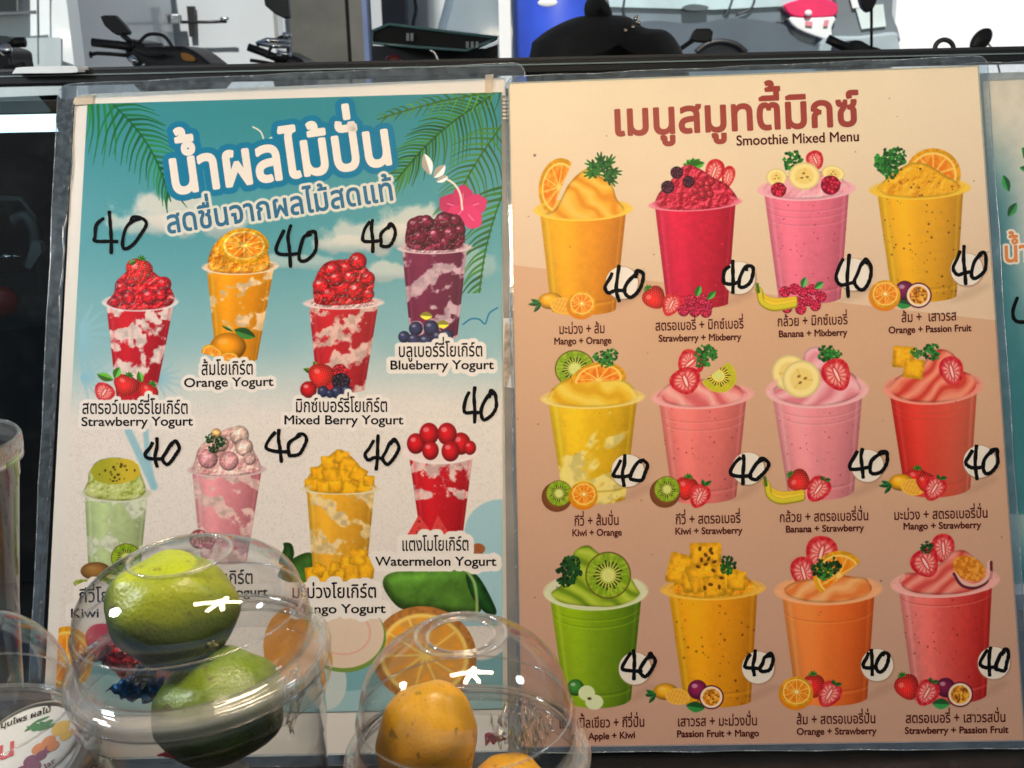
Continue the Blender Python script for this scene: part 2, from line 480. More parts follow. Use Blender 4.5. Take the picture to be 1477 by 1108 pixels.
# ---------- fruit painters (cv = canvas, all sizes in photo pixels)
def shade(col, f): return np.clip(col * f[..., None], 0, 1)
@local(lambda *a: max(a[2],a[3])+3)
def orange_slice(cv, cx, cy, rx, ry, rot=0, clip=None, rind=C(247, 170, 20), flesh=C(240, 128, 14)):
    u, v, d = cv.ell(cx, cy, rx, ry, rot); r = np.sqrt(u * u + v * v); th = np.arctan2(v, u)
    k = cv.m(d)
    if clip is not None: k = k * np.clip(.5 - (u * math.cos(R(clip)) + v * math.sin(R(clip)) - .12) * min(rx, ry), 0, 1)
    n = fbm(cv.x, cv.y, 5, 3, 2)
    cv.put(k, lerp(rind, rind * .86, sstep(.3, .7, n)))
    cv.put(k * (1 - sstep(.82, .88, r)), C(255, 214, 110))
    seg = np.abs(((th / (2 * math.pi) * 10) % 1) - .5) * 2
    fl = lerp(flesh, C(252, 168, 50), sstep(.35, .75, fbm(r * 12, th * 9, 2, 3, 5)))
    cv.put(k * (1 - sstep(.74, .8, r)) * sstep(0, .16, seg * r + .02 * (r > .3)) * sstep(.06, .14, r), fl)
@local(lambda *a: max(a[2],a[3])+3)
def kiwi_slice(cv, cx, cy, rx, ry, rot=0, clip=None, yellow=0, skin=C(105, 88, 30)):
    u, v, d = cv.ell(cx, cy, rx, ry, rot); r = np.sqrt(u * u + v * v); th = np.arctan2(v, u); k = cv.m(d)
    if clip is not None: k = k * np.clip(.5 - (u * math.cos(R(clip)) + v * math.sin(R(clip)) - .25) * min(rx, ry), 0, 1)
    cv.put(k, skin)
    g = lerp(C(120, 160, 20), C(168, 190, 50), sstep(.2, .8, fbm(th * 8, r * 3, 1, 2, 3)))
    g = lerp(g, C(235, 205, 50), np.full(u.shape, float(yellow)))
    k2 = k * (1 - sstep(.92, .96, r)); cv.put(k2, g)
    cv.put(k2 * (1 - sstep(.42, .62, r)), C(190, 200, 80) if not yellow else C(250, 225, 90))
    sp = (np.abs(((th / (2 * math.pi) * 22 + .3) % 1) - .5) < .2) & (r > .36) & (r < .6 + .06 * np.sin(th * 9))
    cv.put(k2 * sp, C(25, 20, 10), .9)
    cv.put(k2 * (1 - sstep(.24, .32, r)), C(222, 224, 130))
@local(lambda *a: a[2]+6)
def kiwi_half(cv, cx, cy, r):
    u, v, d = cv.ell(cx - 1, cy + 3, r, r * .98); cv.put(cv.m(d), shade(C(150, 85, 40), .75 + .4 * (1 - np.sqrt(u * u + v * v))))
    kiwi_slice(cv, cx + 2, cy - 2, r * .86, r * .86, 0, skin=C(120, 90, 40))
@local(lambda *a: a[2]+5)
def orange_half(cv, cx, cy, r):
    u, v, d = cv.ell(cx, cy + 2, r, r * .95); cv.put(cv.m(d), C(232, 135, 20))
    orange_slice(cv, cx + 1, cy - 1, r * .93, r * .86)
    u, v, d = cv.ell(cx + 1, cy - 1, r * .1, r * .1); cv.put(cv.m(d), C(255, 235, 180))
@local(lambda *a: math.hypot(a[2]-a[0],a[3]-a[1])*1.1+a[4]+3)
def leaf(cv, x0, y0, x1, y1, w, col=C(30, 100, 40)):
    mx, my = (x0 + x1) / 2, (y0 + y1) / 2; L = math.hypot(x1 - x0, y1 - y0); nx, ny = -(y1 - y0) / L, (x1 - x0) / L
    p = crom([(x0, y0), (mx + nx * w, my + ny * w), (x1, y1), (mx - nx * w, my - ny * w)], 6)
    d = sdpoly(cv.x, cv.y, p); side = (cv.x - x0) * nx + (cv.y - y0) * ny
    cv.put(cv.m(d), lerp(col * .75, col * 1.35, sstep(-1, 1, side)))
    cv.stroke([(x0, y0), (x1, y1)], .7, col * .6, .7)
@local(lambda *a: a[2]*1.35+3)
def parsley(cv, cx, cy, r, seed=0, dark=0):
    rn = np.random.RandomState(seed); base = C(38, 105, 38) if not dark else C(22, 62, 26)
    for k in range(46):
        a = rn.rand() * 6.283; q = r * math.sqrt(rn.rand()) * .86; x, y = cx + q * math.cos(a), cy + q * math.sin(a)
        s = r * (.12 + .13 * rn.rand()); u, v, d = cv.ell(x, y, s, s * .7, rn.rand() * 180)
        cv.put(cv.m(d + 1.3 * (fbm(cv.x, cv.y, 1.6, 2, seed) - .5)), base * (.55 + .95 * rn.rand()))
@local(lambda *a: a[2]*1.35+3)
def flatparsley(cv, cx, cy, r, seed=1, gap=True):
    for a in (-100, -150, -55, 5, 45, 170, 110):
        if gap and a == 110: continue
        x, y = cx + .55 * r * math.cos(R(a)), cy + .55 * r * math.sin(R(a))
        u, v, d = cv.ell(x, y, r * .52, r * .3, a); th = np.arctan2(v, u)
        cv.put(cv.m(d + .08 * r * np.cos(th * 9) + .02 * r), lerp(C(18, 72, 32), C(48, 120, 45), sstep(.3, .7, fbm(cv.x, cv.y, 4, 3, seed))))
@local(lambda *a: max(a[2],a[3])*1.4+3)
def strawberry_cut(cv, cx, cy, rx, ry, rot=0, tip=.25):
    c, n = math.cos(R(rot)), math.sin(R(rot)); x, y = cv.x - cx, cv.y - cy; u, v = (x * c + y * n) / rx, (-x * n + y * c) / ry
    w = u / (1 - tip * v); r = np.sqrt(w * w + v * v); d = (r - 1) * min(rx, ry); k = cv.m(d)
    cv.put(k, lerp(C(200, 22, 40), C(225, 60, 62), sstep(.3, .7, fbm(cv.x, cv.y, 4, 3, 8))))
    th = np.arctan2(v, w)
    inner = lerp(C(232, 96, 96), C(248, 178, 164), sstep(.1, .95, .5 + .5 * np.sin(th * 13 + r * 2 + 4 * fbm(cv.x, cv.y, 7, 2, 3))))
    cv.put(k * (1 - sstep(.55, .85, r)), inner, .95)
    cv.put(k * cv.m((np.sqrt((w / .2) ** 2 + (v / .62) ** 2) - 1) * 5), C(214, 62, 66), .8)
    cv.put(k * cv.m((np.sqrt((w / .09) ** 2 + (v / .45) ** 2) - 1) * 4), C(255, 228, 214), .9)
@local(lambda *a: max(a[2],a[3])*1.4+10)
def strawberry(cv, cx, cy, rx, ry, rot=0, calyx=True):
    c, n = math.cos(R(rot)), math.sin(R(rot)); x, y = cv.x - cx, cv.y - cy; u, v = (x * c + y * n) / rx, (-x * n + y * c) / ry
    w = u / (1 - .28 * v); r = np.sqrt(w * w + v * v); k = cv.m((r - 1) * min(rx, ry))
    cv.put(k, shade(C(215, 30, 35), 1.15 - .5 * r ** 2 - .15 * w))
    gx = (u * rx / 3.6 + .5 * np.floor(v * ry / 3.2)); gy = v * ry / 3.2
    dd = np.sqrt(((gx % 1) - .5) ** 2 * 1.3 + ((gy % 1) - .5) ** 2)
    cv.put(k * (1 - sstep(.16, .3, dd)), C(245, 170, 90), .55)
    cv.put(k * cv.m((np.sqrt(((w + .35) / .22) ** 2 + ((v + .35) / .2) ** 2) - 1) * 4, 2), C(255, 190, 180), .45)
    if calyx:
        bx, by = cx + ry * .95 * n, cy - ry * .95 * c
        for a in (-150, -110, -70, -30, 180, 0):
            leaf(cv, bx, by, bx + 6.5 * math.cos(R(a + rot)), by + 6.5 * math.sin(R(a + rot)), 1.6, C(60, 130, 40))
@local(lambda *a: max(a[2], a[5] if len(a) > 5 and a[5] else 0)*1.15+3)
def ball(cv, cx, cy, r, col, hl=.5, ry=None):
    u, v, d = cv.ell(cx, cy, r, ry or r); q = np.sqrt(u * u + v * v)
    f = 1.12 - .55 * q ** 2 - .18 * (u * .6 + v * .8)
    cv.put(cv.m(d), shade(col, f)); cv.put(cv.m((np.sqrt(((u + .3) / .3) ** 2 + ((v + .38) / .22) ** 2) - 1) * r * .25, 1.4), C(255, 240, 235), hl)
@local(lambda *a: a[2]*1.4+3)
def raspberry(cv, cx, cy, r, seed=0, col=C(190, 20, 50)):
    rn = np.random.RandomState(seed); u, v, d = cv.ell(cx, cy, r, r); cv.put(cv.m(d), col * .65)
    for k in range(int(14)):
        a = k * 2.4; q = r * .82 * math.sqrt((k + .5) / 14); ball(cv, cx + q * math.cos(a), cy + q * math.sin(a), r * .27, col * (.85 + .4 * rn.rand()), .3)
@local(lambda *a: max(a[2],a[3])+3)
def banana_slice(cv, cx, cy, rx, ry, rot=0):
    u, v, d = cv.ell(cx, cy, rx, ry, rot); r = np.sqrt(u * u + v * v); th = np.arctan2(v, u)
    cv.put(cv.m(d), shade(C(250, 226, 150), 1.02 - .14 * sstep(.8, 1, r)))
    cv.put(cv.m(d) * (1 - sstep(.5, .68, r)), C(245, 212, 120), .8)
    for a in (20, 140, 260):
        x, y = .2 * math.cos(R(a)), .2 * math.sin(R(a)); q = np.sqrt(((u - x) / .1) ** 2 + ((v - y) / .07) ** 2)
        cv.put(cv.m((q - 1) * 2), C(130, 75, 25), .8)
    cv.put(cv.m(d) * (np.abs(((th / 6.283 * 3 + .2) % 1) - .5) < .03) * (r < .6), C(225, 180, 80), .7)
@local(lambda *a: 44)
def bananas(cv, x, y):
    for k, (dy, col) in enumerate(((0, C(240, 200, 45)), (7, C(248, 212, 60)), (13, C(225, 205, 50)))):
        p = [(x - 26 + k * 1.5, y - 12 + dy * .3), (x - 20, y - 2 + dy * .7), (x - 6, y + 5 + dy * .8), (x + 12, y + 5 + dy * .7), (x + 27, y + 3 + dy * .6)]
        q = crom(p, 5, False); cv.stroke(q, 9, col * .72); cv.stroke([(a, b - 1.2) for a, b in q], 6.2, col)
    cv.stroke([(x - 27, y - 19), (x - 25, y - 8)], 4.5, C(70, 110, 30))
@local(lambda *a: 48)
def mango_cut(cv, x, y):
    ball(cv, x - 8, y - 6, 18, C(250, 175, 30), .25, 12)
    u, v, d = cv.ell(x + 9, y + 1, 18, 12, 8); cv.put(cv.m(d), C(248, 190, 70))
    for k in range(-3, 4):
        cv.put(cv.m(d + 2) * np.exp(-((u * 18 + v * 4 - k * 5) / .9) ** 2), C(228, 130, 30), .5)
        cv.put(cv.m(d + 2) * np.exp(-((v * 12 - u * 3 - k * 7) / .8) ** 2), C(236, 150, 50), .4)
    for a, b in ((-34, -8), (-38, -1), (-30, 10)):
        leaf(cv, x - 22, y - 2, x + a - 2, y + b, 3, C(32, 92, 42))
@local(lambda *a: a[2]+3)
def passion(cv, cx, cy, r, rot=0, clip=None):
    u, v, d = cv.ell(cx, cy, r, r * .97, rot); q = np.sqrt(u * u + v * v); k = cv.m(d)
    if clip is not None: k = k * np.clip(.5 + (u * math.cos(R(clip)) + v * math.sin(R(clip)) + .2) * r, 0, 1)
    cv.put(k, C(92, 22, 48)); cv.put(k * (1 - sstep(.86, .92, q)), C(250, 222, 190))
    n = fbm(cv.x, cv.y, 3, 3, 4); cv.put(k * (1 - sstep(.66, .74, q)), lerp(C(214, 120, 20), C(250, 185, 60), sstep(.35, .65, n)))
    cv.put(k * (1 - sstep(.62, .68, q)) * (fbm(cv.x, cv.y, 2.6, 2, 9) > .64), C(90, 45, 15), .75)
@local(lambda *a: a[2]*1.7+3)
def mango_cube(cv, x, y, s, rot=0):
    c, n = math.cos(R(rot)), math.sin(R(rot)); Q = [(-1, -.8), (.9, -1), (1, .8), (-.8, 1)]
    p = [(x + s * (a * c - b * n), y + s * (a * n + b * c)) for a, b in Q]
    d = sdpoly(cv.x, cv.y, p) - s * .2
    cv.put(cv.m(d), shade(C(250, 178, 25), 1.04 - .20 * sstep(-s * .6, 0, d) - .05 * (cv.y - y) / s + .35 * (fbm(cv.x, cv.y, 6, 3, 3) - .5)))
def specks(cv, k, n, x0, y0, x1, y1, seed, col, r=.9):
    rn = np.random.RandomState(seed)
    for i in range(n):
        x, y, q = x0 + (x1 - x0) * rn.rand(), y0 + (y1 - y0) * rn.rand(), r * (.35 + .9 * rn.rand())
        al = .55 + .45 * rn.rand(); sub = cv.push(x, y, q + 3); d = np.sqrt((cv.x - x) ** 2 + (cv.y - y) ** 2) - q; cv.put(np.minimum(k[sub], cv.m(d, 1.1)), col, al); cv.pop()

class Drink:
    """cup frame: rim from (lx,ly) to (rx,ry), front of the rim at fy, foot from bl to br reaching by"""
    def __init__(s, cv, lx, ly, rx, ry, fy, bl, br, by):
        s.cv = cv; s.cx, s.cy = (lx + rx) / 2, (ly + ry) / 2; s.rw = (rx - lx) / 2; s.rh = fy - s.cy; s.sl = (ry - ly) / (rx - lx)
        s.bc = (bl + br) / 2; s.bw = (br - bl) / 2; s.by = by
    def frame(s):
        cv = s.cv; s.u = cv.x - s.cx; s.v = (cv.y - s.cy) - s.sl * s.u
        s.Hh = s.by - s.cy - s.rh * .55; t = np.clip(s.v / s.Hh, 0, 1); s.t = t
        s.c = (s.bc - s.cx) * t; s.hw = s.rw * .93 * (1 - t) + s.bw * t; s.w = (s.u - s.c) / s.hw
    def body(s, cL, cR, milk=None, mseed=0, mth=.5, mot=.10, speck=None, ns=60, sseed=1, ridges=(.16, .23), foot=.88, clear=0.0, sr=.9, bias=None):
        cv = s.cv; s.frame(); w = np.clip(s.w, -1, 1)
        front = s.rh * np.sqrt(np.clip(1 - (s.u / s.rw) ** 2, 0, 1))
        bot = s.Hh + s.rh * .55 * np.sqrt(1 - w * w * .999)
        k = cv.m(np.maximum(np.maximum((np.abs(s.w) - 1) * s.hw, s.v - bot), front * .93 - s.v))
        col = lerp(cL, cR, (w + 1) / 2)
        col = shade(col, 1.02 + mot * .8 * (fbm(cv.x, cv.y, 6, 4, sseed) - .5) + .10 * np.exp(-((w + .45) / .3) ** 2) - .10 * sstep(.1, .9, w) - .16 * np.abs(w) ** 5 - .08 * s.t)
        cv.put(k, col, 1)
        if milk is not None and foot is None:                       # yogurt folded into the drink in ribbons
            q = .5 + .20 * np.sin((cv.y + .7 * (cv.x - s.cx) * math.cos(mseed) + 46 * fbm(cv.x, cv.y, 30, 3, mseed)) / 9.5 + mseed) + .85 * (fbm(cv.x, cv.y, 12, 4, mseed + 2) - .5) + (0 if bias is None else bias(s.t, w)); mth += .02
            cv.put(k * sstep(mth - .05, mth + .09, q), lerp(milk, milk * .84, sstep(.35, .7, fbm(cv.x, cv.y, 9, 4, mseed + 1))), .93)
        elif milk is not None:
            q = fbm((cv.x + 16 * fbm(cv.x, cv.y, 22, 2, mseed + 3)) * .8, cv.y * 1.15 + cv.x * .45, 26, 3, mseed)
            q = q + (0 if bias is None else bias(s.t, w))
            cv.put(k * sstep(mth - .045, mth + .07, q), lerp(milk, milk * .86, sstep(.4, .7, fbm(cv.x, cv.y, 12, 3, mseed + 1))), .90)
        if speck is not None: specks(cv, k, ns, s.cx - s.rw, s.cy, s.cx + s.rw, s.by, sseed, speck, sr)
        for r_ in ridges:
            yy = s.Hh * r_ + s.rh * .8 * np.sqrt(1 - w * w * .999); cv.put(k * np.exp(-((s.v - yy) / 1.0) ** 2), cR * .8, .30)
            cv.put(k * np.exp(-((s.v - yy - 2) / 1.0) ** 2), np.clip(cL * 1.15 + .06, 0, 1), .30)
        if foot:
            yy = s.Hh * foot + s.rh * .5 * np.sqrt(1 - w * w * .999); cv.put(k * np.exp(-((s.v - yy) / 1.4) ** 2), cR * .72, .45)
            cv.put(k * np.exp(-((s.v - yy - 3.5) / 1.5) ** 2), np.clip(cL * 1.1 + .05, 0, 1), .25)
        cv.put(k * np.exp(-((w + .86) / .05) ** 2), np.clip(cL + .18, 0, 1), .35)
        cv.put(k * np.exp(-((w - .9) / .04) ** 2), np.clip(cR + .15, 0, 1), .30)
    def well(s, col):
        s.frame(); r = np.sqrt((s.u / s.rw) ** 2 + (s.v / s.rh) ** 2); s.cv.put(s.cv.m((r - 1) * s.rh), col, .9)
    def rim(s, col, a=.8, w=2.2):
        s.frame(); r = np.sqrt((s.u / s.rw) ** 2 + (s.v / s.rh) ** 2)
        fr = np.where(s.v > -1, 1.0, .0)
        s.cv.put(s.cv.m(np.abs((r - .97) * s.rh * 1.0) - w * .5) * fr, col, a)
        s.cv.put(s.cv.m(np.abs((r - 1.0) * s.rh) - .5) * fr, np.clip(col + .2, 0, 1), a * .6)
        e = np.where((np.abs(s.u) > s.rw * .8), 1.0, 0); s.cv.put(s.cv.m(np.abs((r - .98) * s.rh) - w * .5) * e, col, a * .8)
    def mound(s, pts, col, hi, lo, style='swirl', seed=0, rot=.6, per=9.0):
        cv = s.cv; p = crom(pts, 6); d = sdpoly(cv.x, cv.y, p); k = cv.m(d, 1.0)
        if style == 'swirl':
            wv = np.sin((cv.x * rot + cv.y) / per * 1.9 + 6 * fbm(cv.x, cv.y, 30, 2, seed))
            c = lerp(lerp(np.zeros(d.shape + (3,)) + col, lo, sstep(.0, 1.15, -wv) * .8), hi, sstep(.0, 1.15, wv) * .7)
        else:
            e = fbm(cv.x, cv.y, per, 4, seed) - fbm(cv.x + 1.6, cv.y + 2.0, per, 4, seed)
            c = lerp(lerp(np.zeros(d.shape + (3,)) + col, lo, sstep(0, .16, e)), hi, sstep(0, .16, -e))
        s.frame(); k = k * cv.m(s.v - s.rh * np.sqrt(np.clip(1 - (s.u / s.rw) ** 2, 0, 1)) * 1.0); c = shade(c, 1 - .22 * sstep(-5, 0, d)); cv.put(k, c)
def crush(cv, pts, per=4.0, amt=2.2, seed=0):
    """icy, crushed relief over what is already painted inside an outline"""
    xs = [p[0] for p in pts]; ys = [p[1] for p in pts]; cv.push((min(xs) + max(xs)) / 2, (min(ys) + max(ys)) / 2, max(max(xs) - min(xs), max(ys) - min(ys)) / 2 + 3)
    k = cv.m(sdpoly(cv.x, cv.y, crom(pts, 5)), 2) * sstep(.6, 1, cv.acc[cv.sl]); e = fbm(cv.x, cv.y, per, 4, seed) - fbm(cv.x + 1.3, cv.y + 1.6, per, 4, seed)
    e2 = fbm(cv.x, cv.y, per * 2.4, 3, seed + 5) - .5; v = cv.img[cv.sl]; f = (1 + (amt * e + .5 * e2) * k)[..., None]; hi = (sstep(.13, .22, -e) * k * .45)[..., None]
    cv.img[cv.sl] = np.clip(v * f, 0, 1) * (1 - hi) + hi * np.array([1, .86, .82]); cv.pop()
def shadow(cv, x0, y0, x1, y1, a=.2):
    d = sdpoly(cv.x, cv.y, crom([(x0, y0), ((x0 + x1) / 2, (y0 + y1) / 2 - 10), (x1, y1), ((x0 + x1) / 2, (y0 + y1) / 2 + 6)], 6))
    cv.put(sstep(6, -6, d), C(150, 110, 90), a)

# ================================================================== the printed sheets
PICS = []      # (poster index, outline in photo px, label)
def finish(cv, who, label, cx, cy):
    """outline of the picture just painted, seen from its middle"""
    a = cv.acc; out = []
    for k in range(64):
        an = 2 * math.pi * k / 64; best = 12
        for r in range(10, 150, 2):
            x, y = cx + r * math.cos(an), cy + r * math.sin(an); i, j = cv.idx(x, y); i, j = int(i), int(j)
            if 0 <= i < cv.W and 0 <= j < cv.H and a[j, i] > .5: best = r
        out.append(best)
    sm = [sorted((out[k - 1], out[k], out[(k + 1) % 64]))[1] for k in range(64)]
    PICS.append((who, [(cx + r * math.cos(2 * math.pi * k / 64), cy + r * math.sin(2 * math.pi * k / 64)) for k, r in enumerate(sm)], label))
    cv.acc[:] = 0
def Z(ox, oy, s):
    return lambda *q: [(ox + q[i] / s, oy + q[i + 1] / s) for i in range(0, len(q), 2)]

QR = [(733, 119), (1412, 94), (1479, 1069), (752, 1079)]
QL = [(126, 150), (724, 133), (725, 1022), (78, 1034)]

def paint_right():
    cv = Canvas(QR, .0058, C(246, 226, 196)); X, Y = cv.X, cv.Y
    low = Y - (383 + (X - 745) * .1145)                         # the darker lower field begins along a slanting line
    base = lerp(C(247, 226, 192), C(230, 198, 165), sstep(100, 420, Y)); dk = lerp(C(220, 174, 138), C(206, 162, 138), sstep(420, 1000, Y))
    k = sstep(-.8, .8, low); k2 = np.where(X > 1200, 1, 1); cv.img[:] = lerp(base, dk, k * k2)
    cv.img *= (1 + .02 * (fbm(X, Y, 130, 3, 2)[..., None] - .5))
    def W(cx, cy): cv.win(cx - 92, cy - 150, cx + 92, cy + 128)
    cv.acc[:] = 0
    ORG = C(245, 150, 20)
    # 1 mango orange
    z = Z(740, 190, 3.574); W(840, 350); shadow(cv, 880, 445, 935, 418); D = Drink(cv, 773.6, 303, 908, 300.5, 318, 795, 888, 455)
    cv.acc[:] = 0
    D.well(C(246, 190, 70)); orange_slice(cv, 806, 270, 29, 42, 8, clip=20)
    D.mound(z(150, 425, 215, 400, 290, 265, 380, 190, 440, 225, 505, 265, 535, 345, 575, 400, 540, 450, 350, 468, 200, 452), C(248, 178, 48), C(255, 206, 100), C(232, 140, 20), 'swirl', 1, -.9, 11)
    D.body(C(243, 176, 18), C(240, 138, 12), ridges=()); D.rim(C(250, 200, 70), .75, 3)
    flatparsley(cv, 869, 247, 25); mango_cut(cv, 802, 440); orange_half(cv, 838, 439, 21)
    finish(cv, 'R', 'printed picture of a yellow mango and orange smoothie', 840, 350)
    # 2 strawberry mixberry
    W(1003, 345); shadow(cv, 1045, 440, 1095, 418); cv.acc[:] = 0; D = Drink(cv, 940, 296, 1065.5, 290, 304, 962, 1050, 446)
    D.well(C(215, 60, 85)); z = Z(740, 190, 3.574)
    for k in range(5): leaf(cv, 1001, 240, 1001 + 16 * math.cos(R(-165 + k * 35)), 240 + 12 * math.sin(R(-165 + k * 35)), 5, C(60, 140, 45))
    strawberry_cut(cv, 1030, 248, 13, 19, 20); strawberry_cut(cv, 1050, 256, 9, 17, 14)
    D.mound(z(730, 385, 750, 320, 800, 270, 850, 200, 900, 170, 960, 190, 1040, 240, 1100, 270, 1150, 330, 1155, 370, 1050, 400, 900, 408, 780, 400), C(208, 34, 66), C(236, 80, 104), C(150, 12, 40), 'lump', 2, .5, 6)
    for a, b, r in ((976, 249, 9), (993, 262, 8.5), (963, 270, 9.5)): raspberry(cv, a, b, r, int(a), C(70, 20, 45))
    for a, b in ((1011, 265), (1020, 272), (1003, 275), (1013, 281), (1026, 262), (1024, 280)): ball(cv, a, b, 5.5, C(185, 32, 55), .3)
    D.body(C(216, 30, 72), C(198, 18, 50), mot=.16, speck=C(245, 90, 110), ns=50, sr=.7, ridges=()); D.rim(C(238, 130, 150), .75, 2)
    strawberry(cv, 944, 430, 16, 17, -35); strawberry_cut(cv, 968, 440, 13, 17, 25)
    for a, b in ((996, 434), (1012, 432), (1020, 441), (986, 448), (1002, 449), (1018, 450)): raspberry(cv, a, b, 8.5, int(a), C(205, 30, 75))
    leaf(cv, 1004, 428, 1010, 412, 5, C(60, 140, 55)); leaf(cv, 1020, 432, 1032, 420, 4.5, C(60, 140, 55))
    finish(cv, 'R', 'printed picture of a deep red strawberry and mixed berry smoothie', 1003, 350)
    # 3 banana mixberry
    z = Z(1070, 190, 3.575); W(1163, 330); shadow(cv, 1208, 435, 1262, 415); cv.acc[:] = 0; D = Drink(cv, 1097, 274, 1229.5, 271, 289, 1123, 1213, 439)
    D.well(C(246, 170, 180)); parsley(cv, 1143, 233, 17, 3); strawberry_cut(cv, 1176, 231, 12, 14, -25)
    D.mound(z(110, 300, 150, 255, 230, 230, 330, 210, 420, 205, 500, 230, 560, 285, 540, 320, 400, 345, 250, 350, 140, 330), C(246, 172, 184), C(255, 205, 208), C(232, 140, 158), 'lump', 3, .5, 14)
    banana_slice(cv, 1120, 256, 15, 13); banana_slice(cv, 1202, 250, 17, 11, 10); banana_slice(cv, 1160, 254, 23, 20)
    raspberry(cv, 1123, 274, 11, 5, C(200, 30, 60)); raspberry(cv, 1198, 267, 14, 6, C(190, 24, 56))
    D.body(C(240, 122, 146), C(236, 112, 136), mot=.08, speck=C(170, 40, 80), ns=110, ridges=(.12, .18, .25)); D.rim(C(246, 172, 184), .8, 3)
    for a, b in ((1132, 421), (1146, 417), (1158, 421), (1172, 418), (1184, 428), (1150, 436), (1165, 434), (1176, 441), (1135, 444), (1155, 446)): raspberry(cv, a, b, 8, int(a), C(208, 32, 72))
    bananas(cv, 1119, 429); leaf(cv, 1157, 415, 1162, 400, 5, C(70, 150, 70)); leaf(cv, 1175, 416, 1188, 407, 5, C(70, 150, 70))
    finish(cv, 'R', 'printed picture of a pink banana and mixed berry smoothie', 1163, 340)
    # 4 orange passion
    W(1327, 330); shadow(cv, 1372, 435, 1428, 412); cv.acc[:] = 0; D = Drink(cv, 1260, 274, 1394.5, 270, 287, 1287, 1380, 436)
    D.well(C(246, 190, 60)); orange_slice(cv, 1346, 252, 40, 38, 0)
    D.mound(z(700, 300, 720, 265, 800, 200, 880, 160, 960, 170, 1040, 220, 1110, 260, 1130, 300, 1050, 330, 900, 345, 760, 335), C(245, 178, 22), C(252, 200, 60), C(228, 145, 12), 'lump', 4, .5, 12)
    D.body(C(243, 178, 14), C(236, 164, 8), mot=.06, speck=C(70, 40, 10), ns=85, sr=1.25, ridges=()); specks(cv, cv.m(sdpoly(cv.x, cv.y, [(1270, 272), (1300, 240), (1340, 240), (1385, 272), (1330, 284)])), 30, 1270, 240, 1385, 284, 9, C(60, 35, 15), 1.4)
    D.rim(C(248, 196, 50), .7, 3.5); parsley(cv, 1278, 230, 17, 4); parsley(cv, 1295, 226, 15, 5); parsley(cv, 1284, 246, 14, 6); parsley(cv, 1272, 238, 12, 7)
    leaf(cv, 1290, 435, 1315, 440, 8, C(40, 110, 50)); ball(cv, 1305, 419, 14, C(120, 30, 75)); orange_half(cv, 1276, 425, 23); passion(cv, 1325, 426, 19)
    finish(cv, 'R', 'printed picture of a speckled yellow orange and passion fruit smoothie', 1327, 340)
    # 5 kiwi orange
    z = Z(760, 480, 3.574); W(855, 640); shadow(cv, 895, 722, 945, 700); cv.acc[:] = 0; D = Drink(cv, 785, 575, 924, 572, 589, 812, 902, 728)
    D.well(C(240, 200, 90)); kiwi_slice(cv, 829, 532, 29, 27, 0)
    D.mound(z(105, 345, 130, 290, 200, 240, 300, 210, 420, 230, 510, 250, 560, 300, 570, 340, 480, 375, 300, 388, 160, 375), C(243, 196, 50), C(252, 220, 100), C(228, 165, 22), 'swirl', 6, -.5, 12)
    orange_slice(cv, 863, 548, 40, 25, -10, clip=100, flesh=C(243, 120, 20)); parsley(cv, 866, 516, 11, 8, 0); parsley(cv, 882, 512, 10, 9); parsley(cv, 875, 520, 12, 19)
    D.body(C(240, 196, 36), C(230, 176, 14), milk=C(246, 226, 140), mseed=5, mth=.66, speck=C(160, 130, 20), ns=30, ridges=(), bias=lambda t, w: .26 * sstep(.3, 1, t) - .1 * (t < .3)); D.rim(C(244, 212, 120), .7, 3.5)
    kiwi_half(cv, 804, 714, 22); orange_half(cv, 841, 714, 21)
    finish(cv, 'R', 'printed picture of a yellow kiwi and orange smoothie with a white swirl', 855, 640)
    # 6 kiwi strawberry
    W(1012, 635); shadow(cv, 1055, 722, 1100, 700); cv.acc[:] = 0; D = Drink(cv, 945, 574, 1082, 568, 589, 970, 1062, 727)
    D.well(C(243, 160, 150)); strawberry_cut(cv, 995, 524, 19, 18, 50)
    D.mound(z(670, 340, 700, 290, 760, 250, 850, 240, 950, 240, 1050, 260, 1110, 290, 1135, 325, 1050, 370, 900, 390, 760, 375), C(243, 146, 140), C(252, 190, 180), C(222, 90, 96), 'swirl', 7, -.8, 10)
    strawberry_cut(cv, 989, 550, 22, 19, -20); kiwi_slice(cv, 1036, 542, 27, 24, 25, clip=205, yellow=.65, skin=C(215, 195, 60))
    parsley(cv, 1018, 512, 17, 10, 0); parsley(cv, 1026, 508, 9, 11); parsley(cv, 1010, 524, 8, 12)
    D.body(C(242, 128, 120), C(236, 118, 112), mot=.07, speck=C(170, 50, 60), ns=75, sr=1.1, ridges=(.16, .24)); D.rim(C(245, 170, 165), .75, 4)
    strawberry(cv, 990, 705, 16, 17, 10); strawberry_cut(cv, 1009, 716, 14, 18, 25); leaf(cv, 1016, 701, 1026, 694, 3); leaf(cv, 1016, 701, 1013, 692, 3); kiwi_half(cv, 960, 708, 22)
    finish(cv, 'R', 'printed picture of a coral kiwi and strawberry smoothie', 1012, 640)
    # 7 banana strawberry
    z = Z(1090, 480, 3.575); W(1180, 630); shadow(cv, 1225, 716, 1275, 695); cv.acc[:] = 0; D = Drink(cv, 1108, 564, 1249.5, 561, 588, 1136, 1232, 722)
    D.well(C(245, 176, 176)); D.mound(z(260, 180, 250, 110, 290, 75, 350, 80, 400, 150, 400, 200), C(246, 170, 180), C(252, 200, 205), C(232, 140, 150), 'swirl', 3)
    D.mound(z(80, 310, 130, 260, 220, 220, 330, 200, 440, 190, 510, 220, 545, 285, 555, 310, 450, 360, 300, 385, 150, 360), C(243, 160, 168), C(252, 196, 198), C(226, 120, 132), 'swirl', 8, .7, 9)
